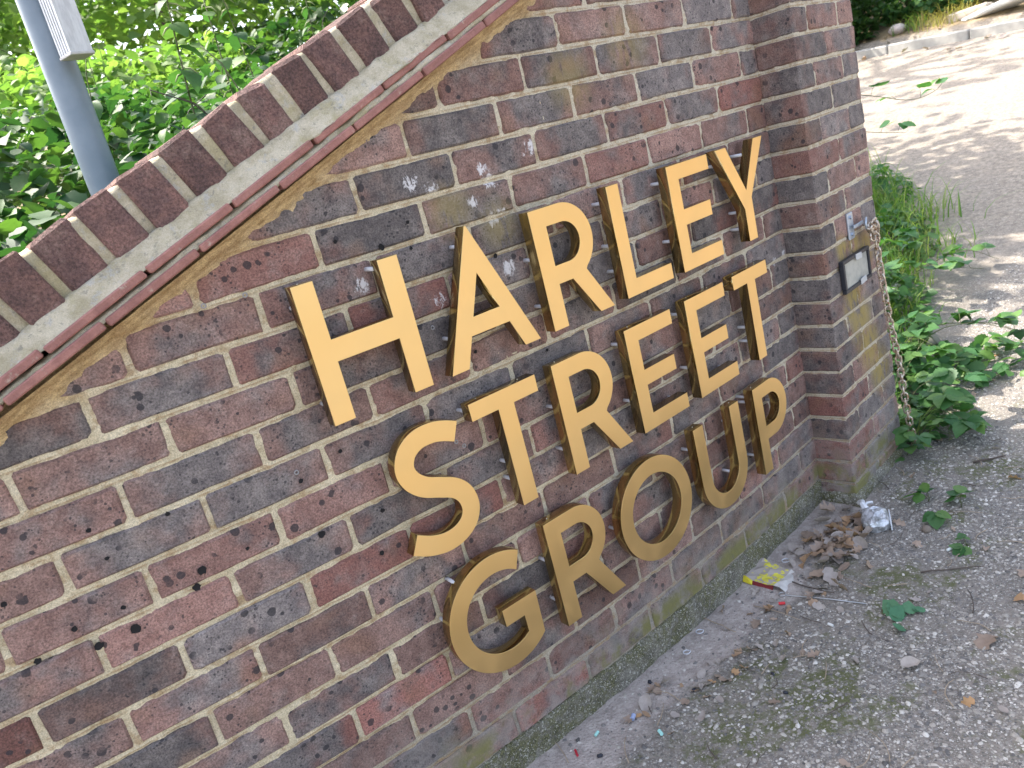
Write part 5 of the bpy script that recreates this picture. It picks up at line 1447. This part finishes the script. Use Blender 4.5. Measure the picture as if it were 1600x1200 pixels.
def stub(name, label, x, y, L, r, col, ang, cat):
    pts = [(-L/2, 0, 0), (-L/2 + .0006, 0, 0), (L/2 - .0006, 0, 0), (L/2, 0, 0)]
    o = add(name, MB().tube(pts, [r * .85, r, r, r * .85], 10).build(name, False), plain(name + '_paint', col, .55, 0, .2, 200), None, (x, y, gz(x, y) + r + .002), (0, 0, ang)); tag(o, label, cat)
stub('plastic_stub', 'lilac blue plastic stub on the gravel at the bottom', -1.107, -.107, .015, .0055, (.32, .38, .58), .45, 'stub')
stub('plastic_stub', 'turquoise stub nearest the wall on the dust', -1.192, -.069, .014, .0035, (.36, .68, .64), .25, 'stub')
stub('plastic_stub', 'turquoise stub standing among leaves on the gravel', -1.103, -.187, .015, .0042, (.38, .72, .68), 1.2, 'stub')
stub('red_stub', 'bright red plastic stub near the carton', -.557, -.149, .017, .004, (.62, .03, .04), -.9, 'stub')
stub('red_stub', 'thin dark red stub at the bottom near the wall foot', -1.262, -.072, .021, .0028, (.42, .02, .04), 1.1, 'stub')
stub('white_stub', 'white stub on the moss below the metal rod', -.575, -.30, .014, .0034, (.72, .72, .70), 1.5, 'stub')
stub('white_stub', 'pale stub beside the little bright sprig', -.13, -.395, .018, .004, (.62, .66, .64), -.3, 'stub')
def ringlet(label, x, y, r, w=.0014):
    pts = [(math.cos(a) * r, math.sin(a) * r, .003 + .004 * a / 6.3) for a in np.linspace(0, 5.9, 16)]
    tag(add('plastic_ring', MB().tube(pts, w, 5).build('plastic_ring', True), plain('clear_white', (.58, .60, .66), .35), None, (x, y, gz(x, y) + .002)), label, 'ring')
ringlet('pale curl of plastic on the dust below the letter O', -.765, -.035, .010)
ringlet('faint plastic curl between the dust and the beige leaf', -.852, -.062, .009)
ringlet('white plastic curl right of the yellow carton', -.38, -.049, .011)
ringlet('small white curl beside the leaf drift', -.33, -.085, .009)
pts = [(-.009 * math.cos(a) + .0, .009 * math.sin(a), .003) for a in np.linspace(0, 5.6, 12)]
rod = MB().tube([( -.009 + .009 * math.cos(a), .009 * math.sin(a), .004) for a in np.linspace(.35, 6.1, 14)] + [(.05, -.002, .005), (.11, .003, .004), (.205, 0, .004)], .0016, 6)
tag(add('metal_rod', rod.build('metal_rod', True), plain('dull_wire', (.45, .45, .46), .4, .7), None, (-.517, -.134, gz(-.517, -.134)), (0, 0, -1.26)), 'thin wire rod with an eye at one end on the gravel', 'rod')
def crumpled():
    x, y = -.478, -.425; root = empty('green_leaf', (x, y, gz(x, y)), 'crumpled fresh green leaf torn off and lying on the gravel', 'leaf')
    M_CG = leaf_mat('wilted_green', (.06, .17, .09), (.07, .19, .10), (.09, .21, .11), .15, .6)
    lm = leaf_objs(M_CG, 'c')
    for k, (dx, dy, s, yw, p, r) in enumerate([(0, 0, .062, -.9, .22, .5), (.012, .008, .05, -.3, .5, -.6), (-.012, .01, .048, -1.7, .35, .8), (.03, -.012, .045, -1.1, .1, .3), (-.02, -.012, .04, 2.0, .2, -.5), (.05, -.035, .026, -.8, .1, .2), (.058, -.03, .022, .4, .2, -.2)]):
        single_leaf(lm, root, (dx, dy, .008), s, yw, p, r)
crumpled()
for k, (x, y) in enumerate([(-.95, -.16), (-.80, -.28), (-.84, -.34), (-1.235, -.12), (-.99, -.055)]):
    bm = bmesh.new(); bmesh.ops.create_icosphere(bm, subdivisions=1, radius=1)
    for v in bm.verts: v.co = Vector((v.co.x * .008, v.co.y * .005, v.co.z * .004)) * random.uniform(.7, 1.3)
    me = bpy.data.meshes.new('dark_scrap'); bm.to_mesh(me); bm.free()
    tag(add('dark_scrap', me, plain('dark_scrap_plastic', (.02, .022, .035), .5), None, (x, y, gz(x, y) + .003), (0, 0, k)), 'small black scrap of plastic on the gravel', 'scrap', 'black scraps on the gravel')
